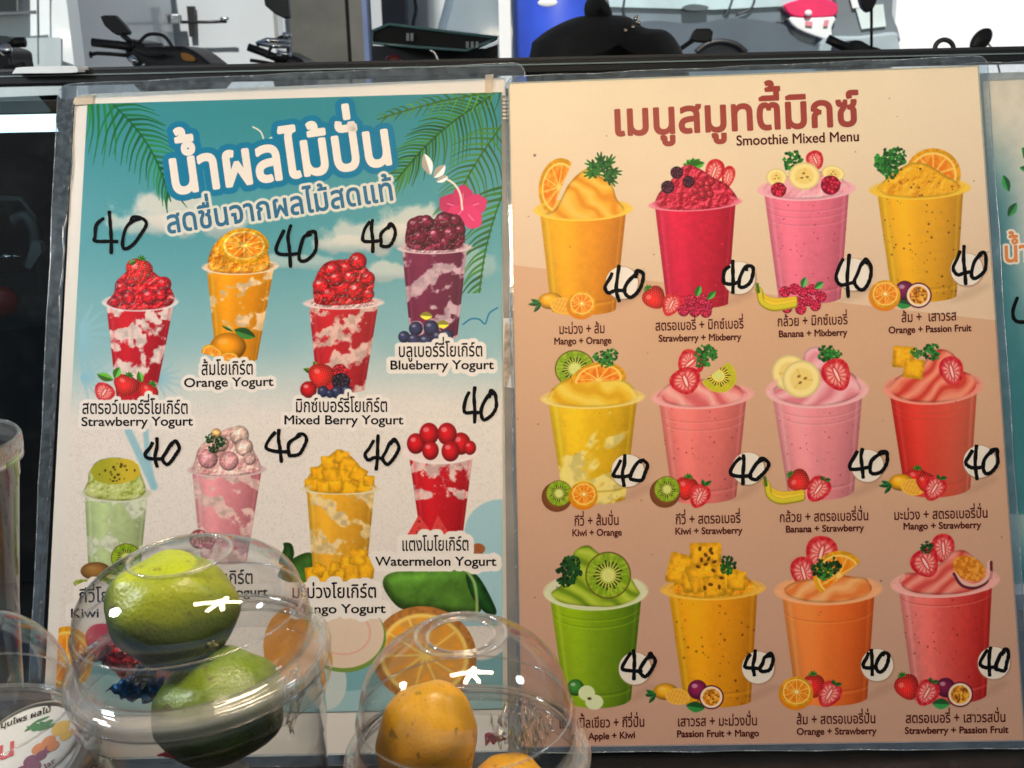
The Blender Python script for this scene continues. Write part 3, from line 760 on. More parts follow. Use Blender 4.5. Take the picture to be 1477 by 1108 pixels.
    banana_slice(cv, 1139, 538, 26, 26, 20); banana_slice(cv, 1156, 547, 28, 27, -30); parsley(cv, 1190, 511, 13, 13); parsley(cv, 1203, 515, 13, 14); parsley(cv, 1196, 509, 11, 15)
    strawberry_cut(cv, 1207, 541, 20, 24, -25)
    D.body(C(243, 152, 158), C(240, 140, 148), mot=.05, speck=C(170, 60, 80), ns=70, sr=1.0, ridges=(.13, .2)); D.rim(C(246, 182, 182), .8, 4)
    strawberry(cv, 1153, 694, 16, 16, -55); bananas(cv, 1130, 708); strawberry_cut(cv, 1180, 706, 16, 20, 35); leaf(cv, 1190, 693, 1198, 692, 3); leaf(cv, 1189, 693, 1185, 687, 3)
    finish(cv, 'R', 'printed picture of a pale pink banana and strawberry smoothie', 1180, 635)
    # 8 mango strawberry
    W(1347, 625); shadow(cv, 1392, 712, 1440, 690); cv.acc[:] = 0; D = Drink(cv, 1277.5, 561, 1414.5, 555.5, 583, 1305, 1400, 718)
    D.well(C(226, 90, 80)); mango_cube(cv, 1303, 515, 14, 10)
    D.mound(z(680, 300, 720, 240, 780, 200, 870, 150, 900, 100, 960, 85, 1020, 110, 1060, 190, 1120, 220, 1150, 280, 1100, 335, 950, 360, 780, 350), C(240, 118, 92), C(252, 165, 135), C(212, 52, 40), 'swirl', 9, .9, 9)
    mango_cube(cv, 1303, 515, 13, 10); mango_cube(cv, 1318, 532, 13, 14); parsley(cv, 1344, 508, 14, 16); parsley(cv, 1322, 509, 9, 17); strawberry_cut(cv, 1373, 536, 17, 22, -15)
    D.body(C(214, 42, 32), C(238, 112, 84), mot=.05, ridges=(.13, .19)); D.rim(C(244, 150, 130), .85, 3.5)
    strawberry(cv, 1322, 690, 15, 14, 5); mango_cut(cv, 1308, 702); strawberry(cv, 1335, 696, 13, 14, 0, False); strawberry_cut(cv, 1348, 705, 15, 19, 30); leaf(cv, 1356, 691, 1366, 689, 3); leaf(cv, 1356, 691, 1352, 685, 3)
    finish(cv, 'R', 'printed picture of a red to coral mango and strawberry smoothie', 1347, 630)
    # 9 apple kiwi
    z = Z(780, 770, 3.574); W(858, 930); shadow(cv, 905, 1012, 950, 990); cv.acc[:] = 0; D = Drink(cv, 787, 854, 931, 852.5, 880, 814, 910, 1022)
    D.well(C(225, 225, 190))
    D.mound(z(50, 310, 110, 260, 160, 180, 170, 95, 240, 60, 300, 100, 420, 170, 490, 270, 510, 330, 400, 375, 250, 375, 100, 355), C(160, 186, 40), C(200, 215, 80), C(96, 130, 20), 'swirl', 11, -.6, 9)
    parsley(cv, 822, 826, 20, 18, 1); parsley(cv, 824, 814, 14, 20, 1); parsley(cv, 815, 836, 13, 21, 1); kiwi_slice(cv, 877, 830, 33, 34, 10)
    D.body(C(158, 190, 18), C(92, 132, 12), mot=.10, ridges=(.13, .2)); D.rim(C(222, 224, 180), .85, 4)
    ball(cv, 830, 992, 12, C(60, 135, 50)); u, v, d = cv.ell(846, 1000, 12, 11); cv.put(cv.m(d), C(226, 235, 180)); u, v, d = cv.ell(857, 1013, 13, 11); cv.put(cv.m(d), C(228, 236, 185))
    u, v, d = cv.ell(850, 1008, 3, 2); cv.put(cv.m(d), C(90, 70, 30))
    finish(cv, 'R', 'printed picture of a green apple and kiwi smoothie', 858, 935)
    # 10 passion mango
    W(1027, 925); shadow(cv, 1075, 1012, 1125, 990); cv.acc[:] = 0; D = Drink(cv, 959, 851, 1097.5, 848, 865, 987, 1083, 1021)
    D.well(C(246, 180, 50))
    D.mound(z(655, 300, 700, 250, 760, 230, 900, 180, 1010, 190, 1080, 240, 1130, 290, 1050, 320, 880, 340, 740, 325), C(247, 168, 24), C(254, 196, 60), C(230, 135, 12), 'lump', 12, .5, 10)
    for a, b, q, r_ in ((985, 822, 20, 20), (1000, 838, 15, 0), (1017, 805, 20, 5), (1045, 835, 18, 30), (1013, 832, 19, -12), (1062, 838, 12, 8), (1030, 846, 14, 0)): mango_cube(cv, a, b, q, r_)
    rn = np.random.RandomState(3)
    for a, b in z(820, 78, 875, 82, 850, 110, 828, 135, 895, 145, 850, 158, 810, 170, 890, 190, 875, 262, 845, 280, 932, 228, 920, 275, 865, 130, 880, 98): 
        u, v, d = cv.ell(a, b, 3.6, 2.3, rn.rand() * 180); cv.put(cv.m(d), C(110, 60, 14))
    parsley(cv, 1050, 813, 13, 22, 1); parsley(cv, 1048, 822, 9, 23)
    D.body(C(247, 172, 16), C(238, 146, 14), mot=.08, speck=C(110, 55, 10), ns=75, sr=1.5, ridges=()); D.rim(C(249, 190, 70), .7, 4)
    leaf(cv, 990, 1018, 1016, 1022, 8, C(40, 110, 50)); ball(cv, 1006, 995, 14, C(140, 30, 80)); mango_cut(cv, 968, 1004); passion(cv, 1026, 1006, 18)
    finish(cv, 'R', 'printed picture of a speckled golden passion fruit and mango smoothie', 1027, 930)
    # 11 orange strawberry
    z = Z(1100, 760, 3.358); W(1195, 925); shadow(cv, 1245, 1010, 1300, 985); cv.acc[:] = 0; D = Drink(cv, 1122, 852, 1267, 849, 872, 1148, 1251, 1019)
    D.well(C(248, 175, 120)); strawberry_cut(cv, 1184, 800, 22, 27, 15); strawberry_cut(cv, 1159, 827, 17, 24, -15)
    D.mound(z(100, 310, 160, 265, 250, 250, 340, 230, 430, 240, 500, 250, 530, 300, 500, 340, 350, 370, 170, 355), C(247, 160, 90), C(254, 195, 130), C(236, 120, 50), 'swirl', 13, .6, 10)
    orange_slice(cv, 1210, 830, 37, 35, -12, clip=62, flesh=C(246, 132, 20)); parsley(cv, 1183, 820, 14, 24, 1); parsley(cv, 1202, 816, 13, 25, 1); parsley(cv, 1190, 826, 12, 26)
    D.body(C(248, 146, 70), C(240, 96, 28), mot=.05, ridges=(.19,), foot=.87); D.rim(C(249, 176, 125), .8, 4.5)
    strawberry(cv, 1174, 990, 15, 17, -5, True); orange_half(cv, 1148, 999, 25); strawberry_cut(cv, 1196, 1002, 16, 20, 30); leaf(cv, 1205, 988, 1214, 987, 3); leaf(cv, 1205, 988, 1201, 981, 3)
    finish(cv, 'R', 'printed picture of an orange coloured orange and strawberry smoothie', 1195, 930)
    # 12 strawberry passion
    W(1362, 920); shadow(cv, 1415, 1005, 1455, 985); cv.acc[:] = 0; D = Drink(cv, 1290.5, 843.5, 1436.5, 836, 861, 1318, 1423, 1017)
    D.well(C(244, 170, 160)); strawberry_cut(cv, 1361, 792, 16, 22, -5)
    D.mound(z(660, 270, 690, 225, 760, 220, 860, 180, 920, 120, 990, 120, 1060, 190, 1110, 240, 1110, 285, 1000, 320, 850, 330, 720, 315), C(240, 120, 105), C(250, 170, 150), C(214, 66, 60), 'swirl', 14, .8, 9)
    strawberry_cut(cv, 1335, 813, 20, 21, -30); parsley(cv, 1337, 790, 10, 27, 1); u, v, d = cv.ell(1398, 820, 25, 17, 25); n = fbm(cv.x, cv.y, 4, 3, 5)
    cv.put(cv.m(d), lerp(C(214, 120, 20), C(244, 165, 60), sstep(.35, .65, n)))
    cv.stroke(crom([(1378, 830), (1390, 842), (1408, 845), (1424, 834), (1428, 812)], 6, False), 7, C(240, 190, 170)); cv.stroke(crom([(1376, 828), (1388, 845), (1409, 848), (1428, 836), (1430, 811)], 6, False), 4, C(96, 26, 46))
    D.body(C(243, 140, 132), C(216, 34, 28), mot=.12, speck=C(120, 30, 30), ns=70, sr=1.2, ridges=(.1,)); D.rim(C(248, 178, 168), .9, 4.5)
    leaf(cv, 1345, 1015, 1370, 1016, 8, C(40, 120, 60)); ball(cv, 1364, 992, 14, C(120, 24, 66)); strawberry(cv, 1309, 992, 17, 19, -25); strawberry_cut(cv, 1337, 1000, 16, 20, 30); leaf(cv, 1345, 985, 1354, 983, 3); leaf(cv, 1345, 985, 1341, 978, 3); passion(cv, 1385, 1002, 19)
    finish(cv, 'R', 'printed picture of a pink to red strawberry and passion fruit smoothie', 1362, 925)
    # small stains
    cv.win(-1e5, -1e5, 1e5, 1e5); rn = np.random.RandomState(5)
    for a, b, r in ((771, 224, 2), (943, 367, .9), (776, 612, 1), (771, 862, 1), (803, 847, 1.2), (1405, 261, .9), (1445, 775, 1), (1234, 219, .8), (1271, 838, 1.4), (925, 722, 1), (940, 800, .8), (1393, 640, .9)) + tuple((745 + 690 * rn.rand(), 120 + 940 * rn.rand(), .5 + .4 * rn.rand()) for _ in range(25)):
        cv.win(a - 4, b - 4, a + 4, b + 4); cv.put(sstep(r + .6, r - .4, np.hypot(cv.x - a, cv.y - b)), C(110, 85, 70), .7)
    return cv

def palm(cv, x0, y0, x1, y1, n, L, side, col, seed=0, bend=8, w=5):
    """a frond: midrib from (x0,y0) to (x1,y1) with leaflets drooping to both sides"""
    rn = np.random.RandomState(seed); ax, ay = x1 - x0, y1 - y0; q = math.hypot(ax, ay); tx, ty = ax / q, ay / q
    mid = lambda t: (x0 + ax * t - ty * bend * math.sin(math.pi * t), y0 + ay * t + tx * bend * math.sin(math.pi * t))
    for k in range(n):
        t = .04 + .94 * k / n; px, py = mid(t)
        for s in side:
            a = math.atan2(ty, tx) + s * R(62 - 34 * t) + R(rn.uniform(-4, 4)); l = L * (1 - .55 * t) * rn.uniform(.85, 1.1)
            ex, ey = px + l * math.cos(a), py + l * math.sin(a) + l * .16
            mx, my = (px + ex) / 2 - (ey - py) * .06 * s, (py + ey) / 2 + (ex - px) * .06 * s - 2
            cv.stroke(crom([(px, py), (mx, my), (ex, ey)], 3, False), w, col * rn.uniform(.7, 1.25), .95, taper=.15)
    cv.stroke([mid(k / 8) for k in range(9)], 2, col * .8)

def paint_left():
    cv = Canvas(QL, .0022, C(120, 190, 200)); X, Y = cv.X, cv.Y
    Yr = Y - (X - 420) * -.03
    top, mid, low = C(60, 140, 148), C(142, 186, 190), C(238, 227, 216)
    b = lerp(top, C(88, 158, 166), sstep(150, 330, Yr)); b = lerp(b, mid, sstep(320, 500, Yr)); b = lerp(b, low, sstep(470, 610, Yr + 26 * (fbm(X, Y, 60, 3, 1) - .5)))
    b = lerp(b, C(238, 227, 216), sstep(700, 900, Yr)); cv.img[:] = b
    n = fbm(X, Y, 1.8, 3, 6); cv.img *= (1 - .06 * sstep(.5, .8, n) * sstep(480, 640, Yr))[..., None]
    # clouds
    for cx, cy, rx, ry, a in ((245, 305, 75, 34, .85), (300, 322, 70, 24, .7), (200, 325, 60, 20, .7), (540, 340, 95, 26, .75), (590, 330, 60, 40, .8), (560, 392, 40, 16, .7), (500, 352, 50, 16, .7), (670, 380, 60, 28, .35), (425, 378, 60, 12, .5)):
        cv.win(cx - rx * 1.4, cy - ry * 1.9, cx + rx * 1.4, cy + ry * 1.9)
        u, v, d = cv.ell(cx, cy, rx, ry); q = 1 - np.sqrt(u * u + v * v) + 1.1 * (fbm(cv.x, cv.y, 26, 5, 3) - .5)
        k = sstep(.0, .42, q); cv.put(k, lerp(C(232, 222, 208), C(186, 186, 182), sstep(-.1, .8, v)), a)
    # blue palm shadows on the sand, blue waves
    cv.win(90, 430, 330, 760); bl = C(140, 192, 206)
    for k in range(9): cv.stroke([(118, 470 + k * 4), (118 + 48 * math.cos(R(-70 + k * 20)), 478 + k * 4 + 44 * math.sin(R(-70 + k * 20)))], 8, bl, .6, 3, taper=.2)
    for k in range(9): cv.stroke([(120, 545), (120 + 44 * math.cos(R(-80 + k * 20)), 545 + 34 * math.sin(R(-80 + k * 20)))], 7, bl, .6, 3, taper=.2)
    for k in range(8): cv.stroke([(225, 545), (225 + 40 * math.cos(R(-100 + k * 24)), 548 + 30 * math.sin(R(-100 + k * 24)))], 7, bl, .55, 3, taper=.2)
    cv.stroke([(185, 622), (203, 660), (222, 702)], 11, C(150, 196, 206), .9, 3); cv.stroke([(210, 622), (213, 660), (221, 702)], 8, C(150, 196, 206), .9, 3)
    cv.win(640, 700, 740, 900)
    for cx, cy, r in ((722, 770, 52), (700, 860, 60)):
        u, v, d = cv.ell(cx, cy, r, r * .95); cv.put(cv.m(d, 2), C(160, 200, 208), .95)
    cv.win(60, 880, 740, 1040); wv = cv.y - (935 + 18 * np.sin(cv.x / 46.) + 9 * np.sin(cv.x / 19. + 2)); cv.put(sstep(-2, 2, wv), C(122, 172, 178)); wv = cv.y - (985 + 12 * np.sin(cv.x / 38. + 1)); cv.put(sstep(-2, 2, wv), C(176, 206, 206), .7)
    u, v, d = cv.ell(470, 985, 30, 40); cv.put(cv.m(d, 2), C(206, 212, 204), .9)
    # palms
    cv.win(110, 130, 280, 320); g = C(36, 118, 62)
    palm(cv, 128, 150, 60, 120, 2, 10, (1,), g)
    for x, y, ex, ey in ((133, 152, 127, 222), (141, 151, 134, 238), (150, 151, 148, 240), (158, 151, 166, 232), (128, 152, 122, 205)): cv.stroke(crom([(x, y), ((x + ex) / 2 + 4, (y + ey) / 2), (ex, ey)], 4, False), 5, g * random.Random(x).uniform(.8, 1.2), taper=.15)
    palm(cv, 160, 148, 246, 290, 17, 62, (1, -1), g, 2, -14, 4.6)
    cv.win(470, 120, 740, 420)
    palm(cv, 712, 136, 570, 262, 28, 66, (1, -1), C(58, 112, 38), 4, 10, 3.6)
    palm(cv, 740, 130, 545, 172, 18, 30, (-1, 1), C(84, 130, 50), 9, 6, 3.2)
    palm(cv, 724, 180, 640, 330, 18, 60, (-1, 1), C(70, 124, 46), 6, 6, 3.6)
    palm(cv, 732, 262, 690, 440, 18, 62, (1,), C(56, 120, 44), 5, 8, 4.8)
    # gulls
    cv.win(340, 170, 440, 215); cv.stroke(crom([(365, 183), (376, 190), (383, 205), (392, 198), (406, 199)], 5, False), 2.2, C(236, 226, 206))
    cv.win(655, 430, 730, 480); cv.stroke(crom([(668, 468), (680, 460), (692, 461), (700, 467), (706, 452), (718, 444)], 5, False), 2.2, C(30, 120, 160))
    # hibiscus
    cv.win(580, 200, 730, 350)
    for a in (-160, -90, -20, 50, 125):
        x, y = 668 + 17 * math.cos(R(a)), 301 + 15 * math.sin(R(a)); u, v, d = cv.ell(x, y, 19, 15, a); cv.put(cv.m(d + .6 * np.sin(np.arctan2(v, u) * 6 + a), 1.2), C(232, 62, 118) * (.93 + .07 * math.cos(a)))
        cv.stroke([(668, 301), (668 + 24 * math.cos(R(a)), 301 + 22 * math.sin(R(a)))], 1, C(250, 190, 205), .8)
    cv.stroke(crom([(667, 302), (664, 280), (655, 265), (640, 256)], 5, False), 3, C(244, 226, 206)); 
    for x0, y0, x1, y1, w in ((621, 252, 612, 222, 8), (626, 256, 642, 238, 7), (630, 262, 646, 254, 5)): leaf(cv, x0, y0, x1, y1, w, C(240, 226, 205))
    cv.acc[:] = 0
    def W(cx, cy): cv.win(cx - 75, cy - 125, cx + 75, cy + 120)
    CL = C(222, 212, 208); MK = C(242, 226, 214); RED = C(200, 24, 36)
    # strawberry
    z = Z(60, 280, 3.078); W(202, 475); D = Drink(cv, 149, 436, 255, 435, 449, 168, 224, 580)
    D.well(C(225, 190, 180)); D.mound(z(285, 490, 320, 440, 330, 390, 380, 340, 430, 290, 490, 340, 560, 400, 590, 470, 540, 505, 430, 515, 330, 510), C(208, 30, 40), C(238, 84, 78), C(150, 8, 22), 'lump', 21, .5, 8)
    for a, b, r in ((175, 415, 9), (190, 404, 10), (236, 410, 11), (185, 430, 10), (215, 428, 12), (232, 426, 9), (165, 435, 8)): ball(cv, a, b, r, C(205, 26, 36), .4)
    strawberry(cv, 200, 392, 19, 19, 12); leaf(cv, 196, 376, 186, 381, 4, C(70, 120, 40))
    crush(cv, [(160, 446), (182, 385), (227, 385), (250, 446)], 4.5, 2.0, 0)
    D.body(RED, C(190, 20, 36), milk=MK, mseed=31, mth=.49, ridges=(), foot=None); D.rim(CL, .8, 1.6)
    strawberry(cv, 181, 556, 18, 15, 20); strawberry(cv, 213, 566, 14, 13, 30); strawberry_cut(cv, 150, 566, 15, 13, 30); leaf(cv, 163, 548, 140, 540, 6, C(80, 140, 40)); leaf(cv, 165, 545, 172, 530, 6, C(80, 150, 50)); leaf(cv, 204, 552, 200, 536, 5, C(80, 150, 50))
    finish(cv, 'L', 'printed picture of a red and white strawberry yogurt cup', 200, 480)
    # orange
    W(346, 440); D = Drink(cv, 294, 385.5, 399.5, 383.5, 396, 312, 371, 524)
    D.well(C(240, 190, 110)); D.mound(z(740, 330, 752, 250, 800, 190, 900, 160, 980, 200, 1010, 280, 1010, 330, 950, 352, 820, 352), C(244, 158, 30), C(253, 190, 80), C(222, 118, 10), 'lump', 22, .5, 9)
    orange_slice(cv, 352, 355, 36, 26, 0); orange_slice(cv, 352, 354, 35, 24, 0)
    crush(cv, [(298, 392), (322, 332), (370, 332), (394, 392)], 6, .9, 1)
    D.body(C(240, 158, 24), C(236, 146, 16), milk=C(250, 214, 170), mseed=37, mth=.56, ridges=(), foot=None, bias=lambda t, w: .08 * w - .25 * (t > .7)); D.rim(C(236, 205, 180), .8, 1.6)
    ball(cv, 329, 500, 26, C(240, 150, 20), .2, 20); orange_slice(cv, 306, 512, 17, 13, 40, clip=60); orange_slice(cv, 330, 518, 14, 10, 0, clip=80); leaf(cv, 338, 476, 368, 486, 8, C(52, 104, 44)); leaf(cv, 336, 478, 320, 470, 2, C(52, 104, 44))
    finish(cv, 'L', 'printed picture of an orange yogurt cup', 346, 440)
    # mixed berry
    z = Z(380, 280, 3.078); W(496, 475); D = Drink(cv, 441.5, 437.5, 550, 436, 446, 458, 526, 567)
    D.well(C(225, 170, 165)); D.mound(z(225, 470, 225, 390, 270, 310, 350, 290, 430, 300, 490, 380, 480, 450, 470, 480, 330, 495, 250, 490), C(196, 28, 34), C(234, 84, 80), C(140, 8, 18), 'lump', 23, .5, 7)
    for a, b, r in ((463, 412, 12), (480, 390, 12), (500, 388, 10), (516, 377, 13), (530, 402, 11), (475, 425, 11), (495, 415, 13), (514, 420, 14), (532, 424, 8), (485, 402, 11), (505, 400, 10)): ball(cv, a, b, r, C(200, 26, 36), .5)
    crush(cv, [(449, 444), (472, 372), (518, 372), (542, 444)], 4.5, 2.0, 2)
    D.body(C(196, 34, 44), C(190, 30, 42), milk=C(240, 205, 188), mseed=44, mth=.50, ridges=(), foot=None); D.rim(C(232, 205, 200), .85, 1.8)
    leaf(cv, 455, 538, 438, 532, 4, C(70, 110, 30)); leaf(cv, 460, 532, 452, 522, 4, C(90, 110, 40)); raspberry(cv, 490, 536, 11, 1, C(205, 30, 44)); strawberry(cv, 463, 543, 18, 18, 10, False); ball(cv, 445, 562, 12, C(200, 26, 34)); raspberry(cv, 492, 551, 13, 2, C(44, 34, 52))
    for a, b, r in ((466, 565, 8), (486, 566, 9), (500, 564, 8), (476, 568, 6)): ball(cv, a, b, r, C(48, 56, 92), .3)
    finish(cv, 'L', 'printed picture of a red mixed berry yogurt cup', 496, 475)
    # blueberry
    W(627, 400); D = Drink(cv, 576.5, 358, 677.5, 356.5, 366, 592, 660, 491)
    D.well(C(190, 140, 150)); D.mound(z(640, 235, 640, 140, 690, 95, 760, 110, 800, 78, 880, 110, 895, 170, 880, 235, 760, 250), C(112, 24, 52), C(160, 60, 90), C(58, 6, 26), 'lump', 24, .5, 7)
    for a, b, r in ((598, 325, 11), (615, 320, 10), (640, 318, 12), (657, 318, 9), (605, 342, 11), (628, 340, 12), (650, 338, 12), (664, 332, 8), (642, 350, 8)): ball(cv, a, b, r, C(112, 22, 52), .4)
    crush(cv, [(585, 362), (605, 308), (647, 308), (668, 362)], 4.5, 2.0, 3)
    D.body(C(120, 36, 70), C(110, 30, 66), milk=C(222, 190, 196), mseed=51, mth=.52, ridges=(), foot=None); D.rim(C(214, 190, 190), .8, 1.6)
    leaf(cv, 606, 455, 624, 456, 6, C(190, 180, 60)); leaf(cv, 630, 468, 648, 468, 6, C(190, 180, 60))
    for a, b, r in ((583, 486, 8.5), (600, 474, 10), (622, 473, 11), (597, 490, 9), (614, 492, 10), (632, 486, 9), (645, 484, 9)): ball(cv, a, b, r, C(52, 58, 96), .35)
    finish(cv, 'L', 'printed picture of a purple blueberry yogurt cup', 627, 405)
    # kiwi
    z = Z(60, 600, 3.078); W(168, 745); D = Drink(cv, 118.5, 712, 216.5, 712, 724, 128, 200, 845)
    D.well(C(205, 205, 160)); D.mound(z(190, 350, 205, 290, 210, 250, 250, 200, 330, 185, 410, 210, 445, 270, 460, 340, 400, 375, 300, 375), C(196, 206, 120), C(226, 226, 170), C(150, 160, 60), 'lump', 25, .5, 12)
    u, v, d = cv.ell(167, 680, 36, 19, -3); cv.put(cv.m(d + 3 * (fbm(cv.x, cv.y, 8, 2, 2) - .5)), lerp(C(172, 168, 40), C(214, 186, 50), sstep(-.6, .6, u))); specks(cv, cv.m(d + 4), 34, 135, 666, 200, 696, 4, C(60, 44, 12), 1.7)
    D.body(C(178, 198, 140), C(186, 200, 140), milk=C(222, 226, 200), mseed=61, mth=.52, ridges=(), foot=None, mot=.15); D.rim(C(206, 204, 180), .8, 1.6)
    ball(cv, 138, 824, 22, C(150, 105, 50), .1, 13); kiwi_slice(cv, 182, 805, 22, 21, 0); kiwi_slice(cv, 160, 832, 20, 10, 0); kiwi_slice(cv, 120, 842, 14, 6, 0)
    finish(cv, 'L', 'printed picture of a pale green kiwi yogurt cup', 168, 745)
    # lychee
    W(327, 710); D = Drink(cv, 273, 678, 381.5, 676.5, 688, 290, 356, 815)
    D.well(C(230, 190, 185)); D.mound(z(665, 245, 680, 200, 700, 140, 760, 90, 850, 50, 910, 90, 940, 150, 970, 210, 965, 250, 820, 270, 700, 262), C(240, 186, 178), C(250, 212, 198), C(222, 150, 148), 'lump', 26, .5, 10)
    for a, b, r, c in ((345, 628, 14, C(240, 205, 185)), (318, 640, 12, C(240, 196, 180)), (352, 645, 13, C(243, 200, 185)), (360, 662, 9, C(240, 190, 180)), (300, 662, 14, C(235, 160, 165)), (330, 665, 14, C(236, 165, 165)), (312, 625, 7, C(236, 180, 110))): ball(cv, a, b, r, c, .3)
    parsley(cv, 303, 632, 8, 31, 1); parsley(cv, 318, 637, 9, 32, 1); parsley(cv, 308, 648, 8, 33, 1)
    crush(cv, [(276, 684), (301, 618), (352, 618), (378, 684)], 6, 1.0, 5)
    D.body(C(234, 160, 165), C(220, 128, 135), milk=C(240, 204, 192), mseed=66, mth=.5, ridges=(), foot=None); D.rim(C(214, 180, 180), .8, 1.6)
    raspberry(cv, 287, 778, 14, 7, C(214, 110, 116)); raspberry(cv, 300, 782, 10, 8, C(214, 110, 116))
    finish(cv, 'L', 'printed picture of a pale pink lychee yogurt cup', 327, 705)
    # mango; big coconut wedge behind first
    z = Z(380, 600, 3.078); cv.win(380, 760, 740, 1000)
    for P, c in ((z(65, 700, 120, 640, 215, 610, 250, 720, 160, 745, 90, 730), C(72, 124, 44)), (z(70, 640, 90, 590, 90, 565, 125, 570, 135, 620, 110, 660, 75, 660), C(50, 96, 36)), (z(530, 745, 600, 690, 900, 680, 950, 760, 950, 880, 700, 860, 600, 850), C(84, 132, 44)), (z(900, 690, 960, 720, 1030, 850, 1025, 885, 980, 870, 920, 790), C(40, 110, 40))):
        p = crom(P, 6); d = sdpoly(cv.x, cv.y, p); cv.put(cv.m(d, 1.2), shade(c, .95 - .45 * sstep(-14, 0, d) + .5 * np.exp(-((cv.y - 826 + (cv.x - 600) * .12) / 12) ** 2) + .5 * (fbm(cv.x, cv.y, 16, 4, 4) - .5)))
    d = sdpoly(cv.x, cv.y, crom(z(790, 620, 850, 600, 920, 590, 975, 565, 975, 600, 900, 640), 5)); cv.put(cv.m(d), C(150, 90, 40), .0)
    cv.stroke(crom([(672, 822), (684, 840), (688, 866), (688, 886)], 5, False), 4, C(190, 210, 130), .8, 3); u, v, d = cv.ell(690, 792, 10, 8); cv.put(cv.m(d), C(165, 95, 55))
    cv.acc[:] = 0; W(491, 745); D = Drink(cv, 438.5, 705.5, 544, 705.5, 713, 452, 528, 836)
    D.well(C(240, 200, 120)); D.mound(z(190, 330, 205, 260, 260, 210, 300, 170, 345, 150, 400, 190, 450, 250, 490, 300, 490, 335, 330, 352), C(246, 170, 30), C(254, 196, 70), C(222, 130, 14), 'lump', 27, .5, 12)
    rn = np.random.RandomState(2)
    for a, b, q, r_ in ((492, 660, 9, 20), (473, 668, 9, 5), (500, 672, 10, 30), (458, 683, 9, 0), (476, 686, 10, -5), (498, 688, 10, 20), (516, 684, 10, 35), (450, 700, 9, 0), (466, 702, 9, 4), (484, 702, 9, 0), (504, 706, 10, 25), (526, 702, 10, 20), (532, 694, 7, 10)): mango_cube(cv, a, b, q, r_)
    D.body(C(240, 176, 50), C(236, 166, 40), milk=C(246, 216, 160), mseed=72, mth=.53, ridges=(), foot=None); D.rim(C(228, 210, 175), .8, 1.6)
    for a, b, q, r_ in ((450, 828, 9, 0), (468, 832, 9, 10), (486, 822, 10, 20), (500, 812, 9, 15), (492, 832, 9, 0), (516, 804, 11, 15), (536, 812, 8, 5), (508, 828, 11, 10), (528, 824, 10, 8), (460, 822, 8, 30)): mango_cube(cv, a, b, q, r_)
    finish(cv, 'L', 'printed picture of a golden mango yogurt cup topped with mango cubes', 491, 745)
    # watermelon
    W(636, 700); D = Drink(cv, 586, 652, 686.5, 650.5, 668, 606, 668, 778)
    D.well(C(244, 222, 212))
    D.body(C(206, 28, 38), C(200, 24, 36), milk=C(243, 214, 204), mseed=80, mth=.50, ridges=(), foot=None, bias=lambda t, w: .10 - .45 * sstep(.52, .62, t)); D.rim(C(246, 224, 216), .9, 5)
    for a, b, r in ((600, 640, 13), (665, 640, 14), (678, 646, 9), (619, 626, 14), (645, 626, 14), (621, 650, 12), (650, 651, 13)): ball(cv, a, b, r, C(206, 24, 34), .4, r * 1.15)
    for P in (z(630, 545, 690, 440, 735, 500, 725, 545), z(730, 545, 775, 440, 835, 540)):
        d = sdpoly(cv.x, cv.y, P); cv.put(cv.m(d), C(226, 70, 66)); specks(cv, cv.m(d + 3), 12, P[0][0], P[1][1], P[-1][0], P[0][1], 3, C(60, 20, 20), 1.6)
    finish(cv, 'L', 'printed picture of a red watermelon yogurt cup topped with round red fruit', 636, 700)
    # big orange slices at the foot
    cv.win(60, 880, 740, 1040)
    orange_slice(cv, 96, 950, 38, 46, 0, flesh=C(240, 140, 30)); orange_slice(cv, 612, 945, 76, 70, 15, flesh=C(228, 160, 70), rind=C(200, 130, 60))
    u, v, d = cv.ell(495, 918, 62, 52, 5); cv.put(cv.m(d), C(120, 150, 60)); u, v, d = cv.ell(494, 914, 60, 50, 5); cv.put(cv.m(d), C(232, 206, 180)); u, v, d = cv.ell(494, 912, 40, 32, 5); cv.put(cv.m(np.abs(d) - 1.2, 2), C(232, 160, 140), .7)
    u, v, d = cv.ell(220, 960, 60, 40, 15); cv.put(cv.m(d), C(110, 60, 50)); u, v, d = cv.ell(160, 930, 40, 26, 30); cv.put(cv.m(d), C(205, 60, 80))
    u, v, d = cv.ell(420, 930, 40, 55, 5); cv.put(cv.m(d), C(222, 150, 60)); 
    return cv

def paint_third():
    q = [(1416, 115), (1700, 104), (1760, 830), (1461, 842)]
    cv = Canvas(q, .0020, C(225, 222, 205)); X, Y = cv.X, cv.Y
    e = X - (1416 + (Y - 115) * .062)
    b = lerp(C(236, 226, 204), C(196, 206, 196), sstep(130, 320, Y)); b = lerp(b, C(60, 128, 134), sstep(330, 560, Y))
    b = lerp(b, C(66, 130, 140), sstep(60, 5, e) * sstep(150, 330, Y)); cv.img[:] = b; cv.img *= (1 - .08 * fbm(X, Y, 14, 4, 5))[..., None]
    cv.win(1400, 200, 1540, 480); leaf(cv, 1447, 253, 1455, 276, 6, C(40, 120, 60)); leaf(cv, 1454, 312, 1466, 293, 6, C(40, 110, 60)); leaf(cv, 1471, 242, 1490, 246, 5, C(50, 120, 60))
    cv.stroke([(1476, 215), (1478, 226)], 5, C(60, 130, 60))
    cv.win(-1e5, -1e5, 1e5, 1e5); cv.put(sstep(740, 744, Y) * sstep(830, 760, Y), C(186, 200, 190), .6)
    return cv, q

# ================================================================== lettering specs
def mk(off, lift=.00018): return off + lift
